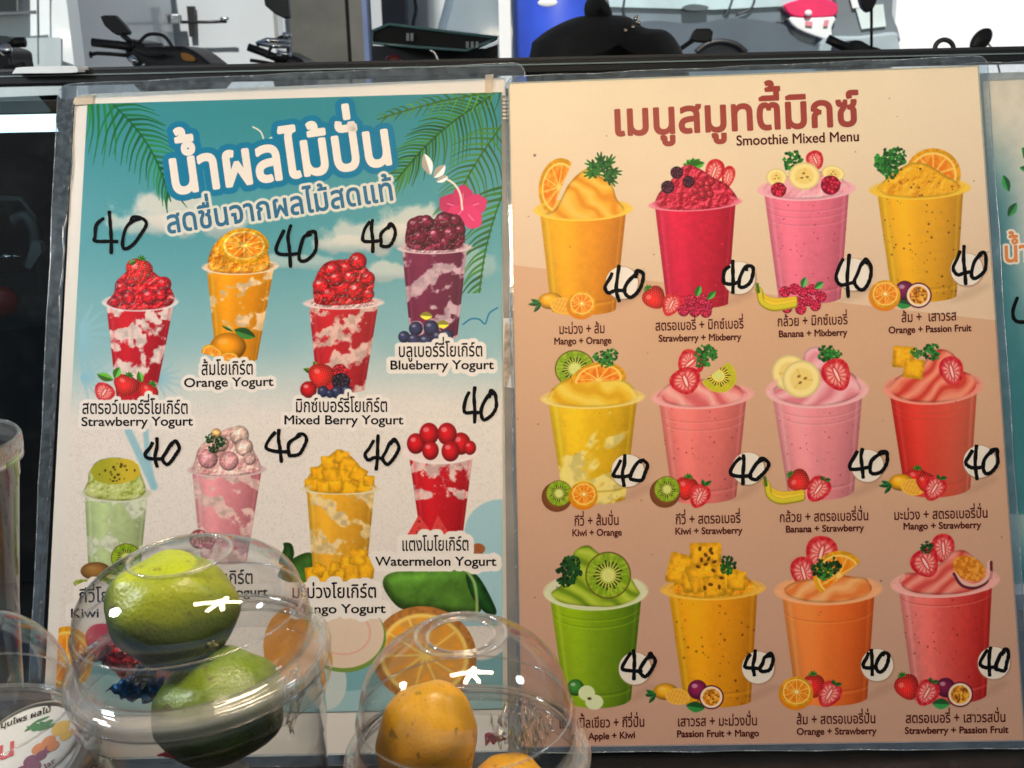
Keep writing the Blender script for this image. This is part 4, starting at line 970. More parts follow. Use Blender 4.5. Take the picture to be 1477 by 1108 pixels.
# right poster captions: thai (x0,y0,x1,y1), english (x0,y0,x1,y1)
CAPR = [
 ('มะม่วง + ส้ม', 806, 482, 873, 480.5, 'Mango + Orange', 799, 497, 882, 495.6),
 ('สตรอเบอรี่ + มิกซ์เบอรี่', 945, 477, 1073, 473.6, 'Strawberry + Mixberry', 950, 493, 1069, 490.4),
 ('กล้วย + มิกซ์เบอรี่', 1121, 470.8, 1223, 467.6, 'Banana + Mixberry', 1123, 486.6, 1222, 484),
 ('ส้ม +  เสาวรส', 1300, 465, 1380, 462, 'Orange + Passion Fruit', 1281.5, 481, 1401, 477.6),
 ('กีวี่ + ส้มปั่น', 828, 758.6, 893.5, 757, 'Kiwi + Orange', 825, 773.4, 897, 772.4),
 ('กีวี่ + สตรอเบอรี่', 974, 756.4, 1068.6, 754, 'Kiwi + Strawberry', 973.5, 771, 1070.6, 769.6),
 ('กล้วย + สตรอเบอรี่ปั่น', 1124, 753.3, 1253.6, 750.3, 'Banana + Strawberry', 1133, 768.2, 1246, 765.8),
 ('มะม่วง + สตรอเบอรี่ปั่น', 1289, 750, 1425.6, 746.6, 'Mango + Strawberry', 1302.6, 764, 1415, 761.6),
 ('แอปเปิ้ลเขียว + กีวี่ปั่น', 806, 1050.4, 930.5, 1048.2, 'Apple + Kiwi', 849, 1067, 916.5, 1064.6),
 ('เสาวรส + มะม่วงปั่น', 976.7, 1047.8, 1093, 1046.2, 'Passion Fruit + Mango', 976, 1063.4, 1095, 1062),
 ('ส้ม + สตรอเบอรี่ปั่น', 1148.5, 1045, 1263.8, 1043, 'Orange + Strawberry', 1149, 1060, 1264, 1058.8),
 ('สตรอเบอรี่ + เสาวรสปั่น', 1306, 1043, 1451.4, 1041.2, 'Strawberry + Passion Fruit', 1305, 1058.6, 1454.4, 1057)]
CAPL = [
 ('สตรอว์เบอร์รี่โยเกิร์ต', 118, 597, 272, 597, 'Strawberry Yogurt', 117, 614.6, 278, 613.8),
 ('ส้มโยเกิร์ต', 290, 541, 366, 540, 'Orange Yogurt', 265, 558.5, 394, 556.5),
 ('มิกซ์เบอร์รี่โยเกิร์ต', 425.5, 594.6, 559.7, 594, 'Mixed Berry Yogurt', 409, 612, 581.5, 612),
 ('บลูเบอร์รี่โยเกิร์ต', 574, 515, 697, 514, 'Blueberry Yogurt', 562, 533, 712, 532.4),
 ('กีวี่โยเกิร์ต', 113, 869, 205, 868, 'Kiwi Yogurt', 101, 891, 216, 890),
 ('ลิ้นจี่โยเกิร์ต', 268, 843, 366, 842, 'Lychee Yogurt', 262, 861, 386, 860),
 ('มะม่วงโยเกิร์ต', 420, 863, 544, 862, 'Mango Yogurt', 425, 885, 556, 884),
 ('แตงโมโยเกิร์ต', 579, 794.6, 677, 794, 'Watermelon Yogurt', 541.5, 816, 715.6, 816)]
PRR = [(871, 384, 929, 438), (1041, 375, 1086, 425), (1204, 366, 1257, 428), (1375, 355, 1422, 413), (883, 656, 934, 701), (1054, 654, 1107, 700),
       (1224, 645, 1282, 691), (1393, 640, 1440, 691), (898, 937, 946, 983), (1072, 938, 1116, 976), (1244, 935, 1282, 975), (1414, 932, 1456, 975)]
CIR = [(897, 408), (1066, 401), (1231, 396), (1394.5, 389), (905.5, 679), (1079, 676), (1251, 672), (1413, 666), (915.7, 964.5), (1093.4, 963), (1265, 959.5), (1433.5, 956.5)]
PRL = [(132, 303, 209, 369), (396, 324, 458, 386), (521, 316, 570, 365), (667, 556, 717, 613), (209, 631, 258, 676), (384, 618, 441, 667), (526, 628, 576, 677)]

cvR = paint_right()
for cx, cy in CIR:
    cvR.win(cx - 32, cy - 32, cx + 32, cy + 32); u, v, d = cvR.ell(cx + 1, cy + 1, 24.6, 24.6); cvR.put(cvR.m(d, 2.5), C(176, 140, 112), .8)
cvL = paint_left(); cv3, Q3 = paint_third()

TXT = []   # (which, Text, material key, name)
for k, (th, a, b, c, d, en, e, f, g, h) in enumerate(CAPR):
    TXT.append(('R', Text(th, a, b, c, d, 20, .018), 'maroon', 'thai_caption')); TXT.append(('R', Text(en, e, f, g, h, 13.8, .032), 'maroon', 'english_caption'))
for k, (th, a, b, c, d, en, e, f, g, h) in enumerate(CAPL):
    t1, t2 = Text(th, a, b, c, d, 27, .012), Text(en, e, f, g, h, 18.5, .018)
    TXT.append(('L', t1, 'ink', 'thai_caption')); TXT.append(('L', t2, 'ink', 'english_caption'))
    r = 8 if k >= 4 else (5 if k != 3 else 6)
    cvL.halo(t1.outline() + t2.outline(), r, C(244, 234, 224))
tt = Text('น้ำผลไม้ปั่น', 246, 280, 570, 235, 88, .030); cvL.halo(tt.outline(), 9.5, C(30, 124, 160)); TXT.append(('L', tt, 'white', 'title'))
ts = Text('สดชื่นจากผลไม้สดแท้', 241, 337, 570, 288, 46, .020); cvL.halo(ts.outline(), 4.2, C(224, 224, 210)); TXT.append(('L', ts, 'teal', 'subtitle'))
tr_ = Text('เมนูสมูทตี้มิกซ์', 883, 195.5, 1240, 180.5, 66, .027); TXT.append(('R', tr_, 'brick', 'title'))
TXT.append(('R', Text('Smoothie Mixed Menu', 1062, 210, 1240, 203.4, 20.5, .02), 'maroon', 'subtitle'))
t3 = Text('น้ำ', 1447, 378, 1486, 377, 42, .02); cv3.halo(t3.outline(), 3, C(240, 230, 214)); TXT.append(('T', t3, 'orange', 'title'))
INK = {'maroon': mat('maroon print', rgb(80, 24, 22), .5, var=.1, spec=.1), 'ink': mat('black print', rgb(10, 8, 8), .5, var=.1, spec=.1), 'white': mat('white print', rgb(243, 232, 218), .5, var=.03),
       'teal': mat('teal print', rgb(24, 104, 140), .5, var=.1), 'brick': mat('brick red print', rgb(158, 52, 38), .5, var=.08), 'orange': mat('orange print', rgb(220, 130, 50), .5, var=.1)}
MARKER = mat('black marker ink', (.004, .004, .005), .6, var=.2, spec=.08)
STICK = mat('white print disc', rgb(240, 228, 212), .5, var=.03, scale=40)

def print_mat(name, im):
    m = bpy.data.materials.new(name); m.use_nodes = True; nt = m.node_tree; N, L = nt.nodes, nt.links; b = N['Principled BSDF']
    t = N.new('ShaderNodeTexImage'); t.image = im; t.interpolation = 'Cubic'; uv = N.new('ShaderNodeUVMap'); uv.uv_map = 'UVMap'
    L.new(uv.outputs[0], t.inputs[0]); tc = N.new('ShaderNodeTexCoord'); nz = N.new('ShaderNodeTexNoise'); nz.inputs['Scale'].default_value = 9; nz.inputs['Detail'].default_value = 8
    L.new(tc.outputs['Object'], nz.inputs['Vector'])
    # grime: thin brownish film here and there
    mr = N.new('ShaderNodeMapRange'); mr.inputs[1].default_value = .5; mr.inputs[2].default_value = .8; mr.inputs[3].default_value = 0; mr.inputs[4].default_value = .06
    L.new(nz.outputs[0], mr.inputs[0]); mx = N.new('ShaderNodeMixRGB'); mx.inputs[2].default_value = (.35, .26, .18, 1)
    L.new(mr.outputs[0], mx.inputs[0]); L.new(t.outputs[0], mx.inputs[1]); L.new(mx.outputs[0], b.inputs['Base Color'])
    b.inputs['Roughness'].default_value = .42; b.inputs['Specular IOR Level'].default_value = .14
    n2 = N.new('ShaderNodeTexNoise'); n2.inputs['Scale'].default_value = 5; L.new(tc.outputs['Object'], n2.inputs['Vector'])
    bp = N.new('ShaderNodeBump'); bp.inputs['Strength'].default_value = .25; bp.inputs['Distance'].default_value = .004; L.new(n2.outputs[0], bp.inputs['Height']); L.new(bp.outputs[0], b.inputs['Normal'])
    return m
def uv_planar(me, cv):
    uv = me.uv_layers.new(name='UVMap')
    for lp in me.loops:
        a, b = st_of(me.vertices[lp.vertex_index].co, cv.off); uv.data[lp.index].uv = ((a - cv.s0) / (cv.s1 - cv.s0), (b - cv.t0) / (cv.t1 - cv.t0))
def flat(name, pts, off, m, parent, cv=None, thick=0.0):
    P = [on_plane(x, y, off) for x, y in pts]; n = len(P)
    if thick > 0:
        B = [p - PNRM * thick for p in P]; faces = [tuple(range(n))[::-1], tuple(range(n, 2 * n))] + [(i, (i + 1) % n, n + (i + 1) % n, n + i) for i in range(n)]
        me = mesh(P + B, faces)
    else: me = mesh(P, [tuple(range(n))[::-1]])
    if cv: uv_planar(me, cv)
    return link(name, me, m, parent)
def ribbon(name, strokes, w, off, m, parent):
    V, F = [], []; lift = 0
    for pts in strokes:
        q = crom(pts, 7, False); n = len(q); b = len(V)
        for i, p in enumerate(q):
            t = q[min(i + 1, n - 1)] - q[max(i - 1, 0)]; t = t / (np.hypot(*t) + 1e-9); nn = np.array([-t[1], t[0]])
            e = min(i, n - 1 - i); ww = w / 2 * 1.34 * (.6 if e == 0 else 1) * (1 + .10 * math.sin(i * .9 + p[0]))
            lift += 1.2e-6
            V.append(on_plane(*(p + nn * ww), off + lift)); V.append(on_plane(*(p - nn * ww), off + lift))
        F += [(b + 2 * i, b + 2 * i + 1, b + 2 * i + 3, b + 2 * i + 2) for i in range(n - 1)]
    return link(name, mesh(V, F), m, parent)
def forty(box_, seed, w, off, parent):
    rn = random.Random(seed); x0, y0, x1, y1 = box_; J = lambda v, s=.04: v + rn.uniform(-s, s)
    q = lambda L: [(x0 + (x1 - x0) * J(a), y0 + (y1 - y0) * J(b)) for a, b in L]
    four = q([(.24, .14), (.13, .34), (.03, .56), (.10, .69), (.32, .69), (.54, .66)]) if seed % 3 else q([(.26, .10), (.12, .32), (.03, .60), (.22, .70), (.60, .67)])
    bar = q([(.36, .0), (.34, .3), (.33, .62), (.36, 1.0)])
    zero = q([(.90, .20), (.74, .24), (.60, .46), (.55, .70), (.64, .83), (.80, .78), (.94, .56), (1.0, .32), (.92, .16), (.80, .16), (.76, .30)])
    return ribbon('handwritten_price', [four, bar, zero], w, off, MARKER, parent)

imR, imL, im3 = cvR.image('smoothie menu print'), cvL.image('yogurt menu print'), cv3.image('third menu print')
PMR, PML, PM3 = print_mat('glossy smoothie print', imR), print_mat('glossy yogurt print', imL), print_mat('glossy third print', im3)
POUCH = clear_mat('laminating film', (.88, .92, .95), 1.6, .08, haze=.17, hscale=160, hcol=(.50, .62, .72), bump=.5, bscale=25, lo=.42, hi=.8)
EDGE = clear_mat('welded film edge', (.85, .9, .92), 1.9, .15, haze=.5, hscale=90, hcol=(.75, .82, .86))
TAPE = mat('yellowed tape', (.62, .50, .36), .35, var=.2, scale=60)
rootL = thing('menu_poster', on_plane(400, 1050), 'laminated teal beach menu poster of eight yogurt cups, behind the lime cup', 'menu poster')
rootR = thing('menu_poster', on_plane(1100, 1078, .005), 'cream and brown laminated smoothie menu poster of twelve smoothie cups in three rows', 'menu poster')
root3 = thing('menu_poster', on_plane(1550, 860), 'menu poster at the right edge with green leaves and orange lettering, fading to teal', 'menu poster')
for root, cv, q, pm, th in ((rootL, cvL, QL, PML, .0008), (rootR, cvR, QR, PMR, .0010), (root3, cv3, Q3, PM3, .0008)):
    flat('printed_sheet', q, cv.off, pm, root, cv, th)
for who, pts, label in PICS:
    cv, pm, root = (cvR, PMR, rootR) if who == 'R' else (cvL, PML, rootL)
    o = flat('drink_picture', pts, cv.off + .00008, pm, root); uv_planar(o.data, cv); o['label'] = label
for who, t, key, nm in TXT:
    cv, root = {'R': (cvR, rootR), 'L': (cvL, rootL), 'T': (cv3, root3)}[who]
    t.build(nm, INK[key], root, cv.off + .00020)
for k, (cx, cy) in enumerate(CIR):
    flat('price_disc', [(cx + 23.2 * math.cos(a * math.pi / 20), cy + 23.2 * math.sin(a * math.pi / 20)) for a in range(40)], cvR.off + .00030, STICK, rootR)
for k, b in enumerate(PRR): forty(b, k + 1, 4.1, cvR.off + .00045, rootR)
for k, b in enumerate(PRL): forty(b, k + 40, 3.9, cvL.off + .00045, rootL)
ribbon('handwritten_price', [[(1468, 428), (1461, 450), (1468, 464), (1500, 462)]], 4, cv3.off + .0004, MARKER, root3)
# backing sheets, clear margins
flat('backing_sheet', [(108, 142), (118, 136), (729, 112), (744, 1084), (50, 1098), (62, 1040)], .0012, PAPER, rootL, thick=.0008)
flat('backing_sheet', [(1405, 106), (1720, 96), (1760, 852), (1452, 858)], .0010, PAPER, root3, thick=.0006)
def ring(name, outer, inner, off, m, parent):
    P = [on_plane(x, y, off) for x, y in outer] + [on_plane(x, y, off) for x, y in inner]; n = len(outer)
    P2 = [p - PNRM * .0004 for p in P]; N2 = len(P)
    F = [(i, (i + 1) % n, n + (i + 1) % n, n + i) for i in range(n)]
    F2 = [tuple(N2 + k for k in f[::-1]) for f in F]; S = [(i, N2 + i, N2 + (i + 1) % n, (i + 1) % n) for i in range(n)]
    return link(name, mesh(P + P2, F + F2 + S), m, parent)
def lamin(name, c4, inner4, rr, off, parent, m=None):
    """rounded outer corners, straight inner ones; same count of points on both"""
    o, i_ = [], []
    for k in range(4):
        c = Vector(c4[k]); a = (Vector(c4[k - 1]) - c).normalized(); b = (Vector(c4[(k + 1) % 4]) - c).normalized()
        for j in range(7):
            t = j / 6; p = (c + a * rr) * (1 - t) ** 2 + c * 2 * t * (1 - t) + (c + b * rr) * t * t; o.append((p.x, p.y)); i_.append(inner4[k])
        n0, n1 = Vector((c4[k][0], c4[k][1])) + b * rr, Vector(c4[(k + 1) % 4]) - b * rr
        for j in range(1, 12):
            t = j / 12; w = 1.0 * math.sin(j * 2.3 + k); p = n0.lerp(n1, t); o.append((p.x + w * (b.y), p.y - w * b.x)); q = Vector(inner4[k]).lerp(Vector(inner4[(k + 1) % 4]), t); i_.append((q.x, q.y))
    rg_ = ring(name, o, i_, off, m or POUCH, parent)
    e = tube('laminate_edge', [on_plane(p[0], p[1], off) for p in o + o[:1]], .00042, EDGE, parent, 6); return rg_
lamin('laminate_margin', [(84, 122), (757, 90), (770, 1100), (36, 1112)], [(106, 142), (728, 114), (744, 1082), (52, 1094)], 20, .0031, rootL)
lamin('laminate_margin', [(729, 111), (1424, 80), (1490, 1080), (749, 1086)], [(735, 121), (1410, 96), (1477, 1067), (753, 1077)], 18, .0066, rootR)
lamin('laminate_margin', [(1380, 92), (1740, 80), (1790, 870), (1430, 880)], [(1418, 117), (1698, 106), (1758, 828), (1462, 840)], 18, .0031, root3)
# crumpled edge of the left sleeve: thin dark-bright folded line
rn = random.Random(4)
tube('sleeve_fold', [on_plane(104 - (y - 150) * .062 + rn.uniform(-2, 2) + (3 if y < 330 else 0), y, .0028) for y in range(150, 1040, 14)], [.0006 + .0007 * rn.random() for y in range(150, 1040, 14)], clear_mat('folded film', (.5, .55, .58), 1.6, .05, haze=.3, hscale=400), rootL, 6)
flat('tape_strip', [(700, 108), (712, 107), (709, 134), (700, 134)], .0028, TAPE, rootL, thick=.0003)
flat('tape_strip', [(108, 140), (134, 136), (134, 150), (104, 152)], .0029, TAPE, rootL, thick=.0003)

# sleeve holder bar between the posters
GREYP = mat('grey dull plastic', (.26, .24, .21), .5, var=.25, scale=30)
HB = thing('holder_bar', on_plane(742, 1080), 'grey plastic edge bar standing between the two big menu posters', 'bar')
flat('bar_body', [(723, 138), (750, 137), (765, 1086), (733, 1086)], .0020 + .0020, GREYP, HB, thick=.0022)
flat('white_label', [(725, 459), (752, 459), (755, 562), (727, 558)], .0048, mat('torn white label', (.72, .70, .66), .6, var=.2, scale=80), HB, thick=.0006)
CL = mat('cream plastic clasp', (.66, .58, .48), .4)
for k in range(6): flat('clasp_ridge', [(725, 142 + k * 5.4), (744, 141.4 + k * 5.4), (744, 144.6 + k * 5.4), (725, 145.2 + k * 5.4)], .0056, CL, HB, thick=.0014)
flat('torn_edge', crom([(728, 470), (738, 478), (736, 500), (740, 520), (735, 545), (728, 556)], 4), .0052, mat('torn cardboard', (.42, .33, .25), .8, var=.4, scale=200), HB, thick=.0003)

# ================================================================== counter, stall, ground
SLATE = mat('black counter', (.015, .014, .014), .35, var=.5, scale=20, bump=.2)
WOODD = mat('dark worn wood', (.09, .05, .03), .6, var=.5, scale=14, bump=.4)
asph = mat('asphalt', (.055, .055, .058), .9, var=.3, scale=3, bump=.7, bscale=80)
g = box('ground', (0, 10, -.05), (120, 120, .1), asph); tag(g, 'grey asphalt street', None, kind='structure')
pv = box('pavement', (0, .3, .03), (9, 4.0, .12), mat('paving', (.26, .25, .23), .85, var=.25, scale=5, bump=.5)); tag(pv, 'concrete pavement under the stall', kind='structure')
CZ = COUNTER_Z
CART = thing('food_stall', (0, .4, .09), 'food stall with black counter, dark back and black top rail behind the menus', 'stall')
def at_z(px, py, z):
    d = raydir(px, py); return CAM + d * ((z - CAM.z) / d.z)
box('counter_top', (0, .34, CZ - .02), (2.6, 1.3, .04), SLATE, CART, bev=.004)
box('cart_body', (0, .36, (CZ - .04 + .09) / 2), (2.4, 1.1, CZ - .04 - .09), mat('brown painted board', (.10, .05, .03), .6), CART)
RZ = at(738, 96, .93).z
STEEL = mat('black enamelled rail', (.008, .009, .010), .5, var=.2, spec=.3)
box('top_rail', (0, .93, RZ - .001), (2.6, .03, .011), STEEL, CART, bev=.002)
box('rail_trim', (0, .915, RZ + .0010), (2.6, .004, .0010), mat('pale trim', (.20, .26, .26), .3), CART)
box('rail_cap', (0, .93, RZ + .0056), (2.6, .012, .0022), BLACK, CART)
box('back_panel', (0, 1.42, (RZ + CZ) / 2 - .012), (2.6, .01, RZ - CZ - .02), mat('dark inner panel', (.010, .013, .016), .6, var=.5, scale=4), CART)
box('end_panel', (-1.28, 1.17, (RZ + CZ) / 2 - .012), (.02, .48, RZ - CZ - .02), BLACKSOFT, CART)
box('end_panel', (1.28, 1.17, (RZ + CZ) / 2 - .012), (.02, .48, RZ - CZ - .02), BLACKSOFT, CART)
box('inner_floor', (0, 1.18, CZ - .02), (2.56, .46, .02), WOODD, CART)
box('case_lid', (0, 1.18, RZ - .003), (2.56, .47, .008), BLACK, CART)
box('front_glass', (0, .928, (RZ + CZ) / 2 - .008), (2.56, .005, RZ - CZ - .02), clear_mat('dark glass', (.55, .62, .64), 1.45, .02, haze=.02, hscale=30), CART)
for x in (-1.27, 1.27):
    for y in (-.28, .93): box('stall_post', (x, y, (2.35 + .09) / 2), (.035, .035, 2.26), STEEL, CART, bev=.003)
RF = mat('canopy sheet', (.50, .45, .38), .8, var=.15)
box("added_canopy", (0, -.75, 2.37), (3.6, 4.4, .04), RF, CART)  # unseen roof, added to keep sun and sky light off the counter
# dark wood side at lower right, brown board at lower left
wr = prism('wooden_board', [(1464, 834), (1520, 832), (1530, 1108), (1480, 1108)], .80, .02, WOODD); tag(wr, 'dark brown wooden board at the lower right edge below the third poster', 'board')
sh = prism('shelf_edge', [(-60, 893), (42, 896), (40, 935), (-60, 935)], .86, .03, WOODD); tag(sh, 'dark wooden ledge low behind the glass at the left', 'ledge')

# things dimly seen in the case at the left
def wz(px, py, Y): return at(px, py, Y)
tb = thing('tube_lamp', at(20, 180, 1.2), 'glaring white horizontal tube lamp behind the top left of the teal poster', 'lamp')
p0, p1 = at(-160, 182, 1.1), at(86, 177, 1.1)
tube('tube', [p0, p1], .0085, emit_mat('lit tube', (.80, .95, 1.0), 5.0), tb, 12); tube('tube_cap', [p1, p1 + Vector((.012, 0, 0))], .0095, CHROME, tb, 12)
GY = mat('grey seat plastic', (.14, .16, .17), .35, var=.1)
ch = thing('plastic_chair', at(20, 420, 1.25), 'dim grey plastic chair back with a light armrest behind the left glass', 'chair')
tube('back_frame', [at(-40, 286, 1.25), at(30, 287, 1.25), at(48, 310, 1.25), at(56, 360, 1.25), at(60, 430, 1.25)], .0035, GY, ch)
tube('armrest', crom([at(18, 318, 1.22), at(36, 312, 1.22), at(48, 330, 1.22), at(50, 360, 1.22), at(40, 385, 1.22)], 5, False), .006, GY, ch)
prism('arm_pad', [(46, 348), (58, 350), (60, 364), (44, 388), (36, 386)], 1.2, .012, mat('pale arm pad', (.34, .38, .40), .4), ch)
prism('seat_shell', [(-20, 400), (60, 395), (75, 430), (62, 470), (-20, 480)], 1.3, .02, mat('dark seat', (.03, .04, .045), .4), ch)
sp_ = thing('steel_spoon', at(16, 368, 1.18), 'small shiny steel ladle lying behind the left glass', 'ladle'); tube('handle', [at(0, 371, 1.18), at(30, 370, 1.18)], .0022, CHROME, sp_); blob('bowl', at(8, 370, 1.18), (.010, .006, .004), CHROME, sp_)
rd = blob('red_ball', at(2, 436, 1.2), (.019, .015, .018), mat('red plastic', (.55, .02, .03), .3), seed=2); tag(rd, 'rounded red plastic thing behind the glass at the left edge', 'cap')
tp = prism('grey_bag', [(-40, 142), (55, 138), (74, 160), (70, 162), (-40, 165)], 1.15, .05, mat('grey bag', (.12, .15, .16), .5)); tag(tp, 'dim grey flat bag behind the glass above the white tube', 'bag')
bb = prism('black_box', crom([(-40, 232), (40, 228), (66, 248), (62, 300), (-40, 300)], 4), 1.38, .03, mat('dark case', (.02, .024, .028), .5)); tag(bb, 'dark box behind the glass under the white tube', 'box')

# ================================================================== background street
def vbar(px0, px1, Y, z0, z1, depth, m, name, parent=None, py=50):
    a, b = at(px0, py, Y), at(px1, py, Y); x0, x1 = a.x, b.x
    return box(name, ((x0 + x1) / 2, Y + depth / 2, (z0 + z1) / 2), (x1 - x0, depth, z1 - z0), m, parent)
HOUSE = thing('house_front', (at(300, 50, 4.5).x, 4.6, 0), 'grey house front with a pale door, posts and lever handle across the street', 'house')
vbar(-700, 1290, 4.60, 0, 3.6, .2, GREYWALL, 'wall', HOUSE)
vbar(100, 121, 4.40, 0, 3.2, .12, POSTMAT, 'door_post', HOUSE); vbar(199, 224, 4.42, 0, 3.2, .10, POSTMAT, 'door_post', HOUSE)
vbar(224, 246, 4.52, 0, 3.2, .06, mat('pale frame', (.46, .49, .50), .6), 'door_frame', HOUSE)
dr = vbar(249, 398, 4.53, .02, 2.5, .05, DOORMAT, 'door', HOUSE)
hp = prism('handle_plate', [(269, 9), (280, 9), (282, 53), (273, 53)], 4.50, .02, BLACK, HOUSE)
hd = tube('lever_handle', [at(262, 32, 4.44), at(300, 32, 4.44), at(327, 31, 4.44)], .006, BLACK, HOUSE)
box('lock_case', at(254, 28, 4.46), (.036, .04, .036), CHROME, HOUSE, bev=.004)
tube('handle_tip', [at(318, 27, 4.43), at(330, 27, 4.43)], .006, CHROME, HOUSE)
vbar(396, 402, 4.40, 0, 3.2, .1, CHROME, 'door_edge', HOUSE)
vbar(552, 586, 4.35, 0, 3.2, .12, mat('dark grey post', (.05, .055, .07), .5), 'wall_post', HOUSE); vbar(703, 719, 4.35, 0, 3.2, .1, mat('slate trim', (.10, .13, .15), .5), 'wall_trim', HOUSE)
tube('cable', crom([at(594, -20, 4.3), at(600, 12, 4.3), at(596, 36, 4.3), at(600, 60, 4.3), at(612, 90, 4.3)], 6, False), .006, BLACK, HOUSE)
vbar(586, 703, 4.50, 0, 3.4, .08, mat('pale wall sheet', (.52, .58, .60), .7, var=.10), 'wall_sheet', HOUSE)
PL = thing('concrete_pillar', (at(465, 60, 2.9).x, 3.0, 0), 'weathered dark concrete pillar beside the front door, behind the teal poster', 'pillar')
vbar(419, 500, 2.9, 0, 3.3, .28, CONCRETE, 'pillar_shaft', PL); vbar(500, 524, 2.95, 0, 3.3, .2, mat('plaster edge', (.11, .11, .10), .9, var=.2), 'pillar_edge', PL)
vbar(524, 531, 2.9, 0, 3.3, .05, mat('bluish pipe', (.10, .14, .26), .4), 'pipe', PL)
wp = vbar(720, 737, 3.3, 0, 3.2, .06, WHITE, 'white_post'); tag(wp, 'thin white post beside the blue tank', 'post')
# blue tank
bt = thing('water_tank', (at(795, 60, 3.6).x, 3.8, 0), 'bright blue plastic tank behind the black rounded bag', 'tank')
BLUE = mat('blue plastic', (.035, .085, .55), .35, var=.15)
bm = bmesh.new(); a, b = at(741, 60, 3.6), at(880, 60, 3.6); rr = (b.x - a.x) / 2
lathe_bm(bm, [(0, 0), (rr, .0), (rr, .3), (rr * 1.03, .32), (rr * 1.03, .36), (rr, .38), (rr, .8), (rr * 1.03, .82), (rr * 1.03, .86), (rr, .88), (rr, 1.14), (rr * 1.02, 1.16), (rr * 1.02, 1.19), (rr, 1.21), (rr, 1.5), (rr * .6, 1.6), (0, 1.62)], 48)
bmesh.ops.translate(bm, verts=bm.verts, vec=((a.x + b.x) / 2, 3.85, 0)); obj_bm('tank_shell', bm, BLUE, bt, True)
blob('logo_patch', at(790, 4, 3.55), (.030, .004, .012), WHITE, bt)
# white van at left
van = thing('white_van', (at(20, 50, 3.4).x, 3.6, 0), 'white van partly in view at the far left behind the scooter', 'van')
xl, xr = at(-500, 50, 3.4).x, at(98, 50, 3.4).x
bm = bmesh.new(); box_bm(bm, ((xl + xr) / 2, 4.0, 1.05), (xr - xl, 1.1, 1.5), None, .06); obj_bm('body', bm, CARWHITE, van)
prism('side_window', crom([(-300, -160), (-10, -150), (23, -60), (24, 16), (-300, 26)], 1), 3.385, .012, mat('dark window', (.01, .015, .02), .08, coat=.5), van)
prism('window_trim', [(-300, 22), (26, 17), (50, 15), (50, 20), (-300, 30)], 3.38, .012, mat('trim', (.10, .12, .13), .4), van)
prism('door_gap', [(52, -60), (53.5, -60), (55.5, 92), (54, 92)], 3.383, .01, mat('gap', (.12, .14, .15), .6), van)
prism('shaded_lower_side', [(-300, 62), (84, 54), (88, 56), (90, 300), (-300, 320)], 3.386, .012, mat('shaded white paint', (.42, .50, .52), .35, coat=.5), van)  # duller copy of the white paint: shade painted on the lower side
for px in (-380, -60):
    bm = bmesh.new(); tube_bm(bm, [Vector((at(px, 50, 3.4).x, 3.36, .33)), Vector((at(px, 50, 3.4).x, 3.60, .33))], .33, 40); obj_bm('wheel', bm, TYRE, van)

# scooters: silhouettes with real thickness
def scooter(name, Y, mirror, grip, lever, fairing, label, stem=None, extra=None):
    r = thing(name, Vector((at(fairing[0][0], 60, Y).x + .1, Y + .1, 0)), label, 'scooter', 'scooters parked behind the stall')
    if mirror: prism('mirror', mirror, Y, .02, BLACK, r, bev=.003, smooth_n=0)
    if stem: tube('mirror_stem', [at(*p, Y) for p in stem], .005, BLACK, r)
    if grip: tube('grip', [at(*p, Y) for p in grip], .0075, BLACK, r)
    if lever: tube('brake_lever', [at(*p, Y) for p in lever], .0035, BLACK, r)
    prism('front_fairing', fairing, Y + .01, .14, BLACK, r, bev=.01)
    x = at(fairing[len(fairing) // 2][0], 60, Y).x
    f = thing('x', (0, 0, 0), None, None); bpy.data.objects.remove(f)
    # lower body, seat and wheels: below the rail, seen only from elsewhere
    box('leg_shield', (x, Y + .12, .62), (.34, .10, .7), BLACK, r, bev=.03); box('seat', (x, Y + .75, .78), (.28, .6, .12), BLACK, r, bev=.05); box('body', (x, Y + .7, .5), (.24, .7, .36), mat('scooter body', (.05, .05, .06), .3, coat=.5), r, bev=.05)
    for y in (Y + .02, Y + 1.15):
        bm = bmesh.new(); tube_bm(bm, [Vector((x - .05, y, .25)), Vector((x + .05, y, .25))], .25, 32); obj_bm('wheel', bm, TYRE, r)
    return r
s1 = scooter('motor_scooter', 2.05, [(144, 24), (150, 22), (165, 22), (176, 33), (186, 46), (184, 50), (168, 51), (160, 46), (150, 37)], [(133, 61), (150, 63), (170, 65), (192, 68)], [(130, 79), (140, 77), (160, 78), (182, 80)],
    crom([(180, 60), (188, 56), (200, 60), (215, 65), (245, 66), (262, 66), (280, 74), (296, 86), (304, 96), (300, 130), (200, 132), (192, 98), (180, 84)], 3), 'black motor scooter handlebar with an angular mirror in front of the grey door', [(176, 50), (190, 62)])
tube('chrome_bolt', [at(188, 82, 2.03), at(198, 92, 2.03)], .006, CHROME, s1); tube('chrome_bolt', [at(206, 94, 2.03), at(209, 95, 2.03)], .005, CHROME, s1)
tube('grip_end', [at(130, 79, 2.05), at(132, 79, 2.05)], .006, BLACK, s1)
s2 = scooter('motor_scooter', 2.2, [(378, -14), (414, -14), (418, 26), (410, 27), (396, 20), (382, 8)], [(358, 68), (375, 74), (395, 82), (412, 86)], [(361, 87), (375, 89), (398, 93)],
    crom([(395, 80), (408, 74), (424, 80), (440, 92), (440, 130), (396, 130)], 3), 'second black motor scooter handlebar with chrome levers in front of the concrete pillar')
for p in ([(370, 64), (385, 58), (418, 60)], [(372, 62), (395, 66), (418, 66)], [(408, 50), (420, 52)], [(400, 76), (420, 80)]): tube('chrome_lever', [at(*q, 2.15) for q in p], .005, CHROME, s2)
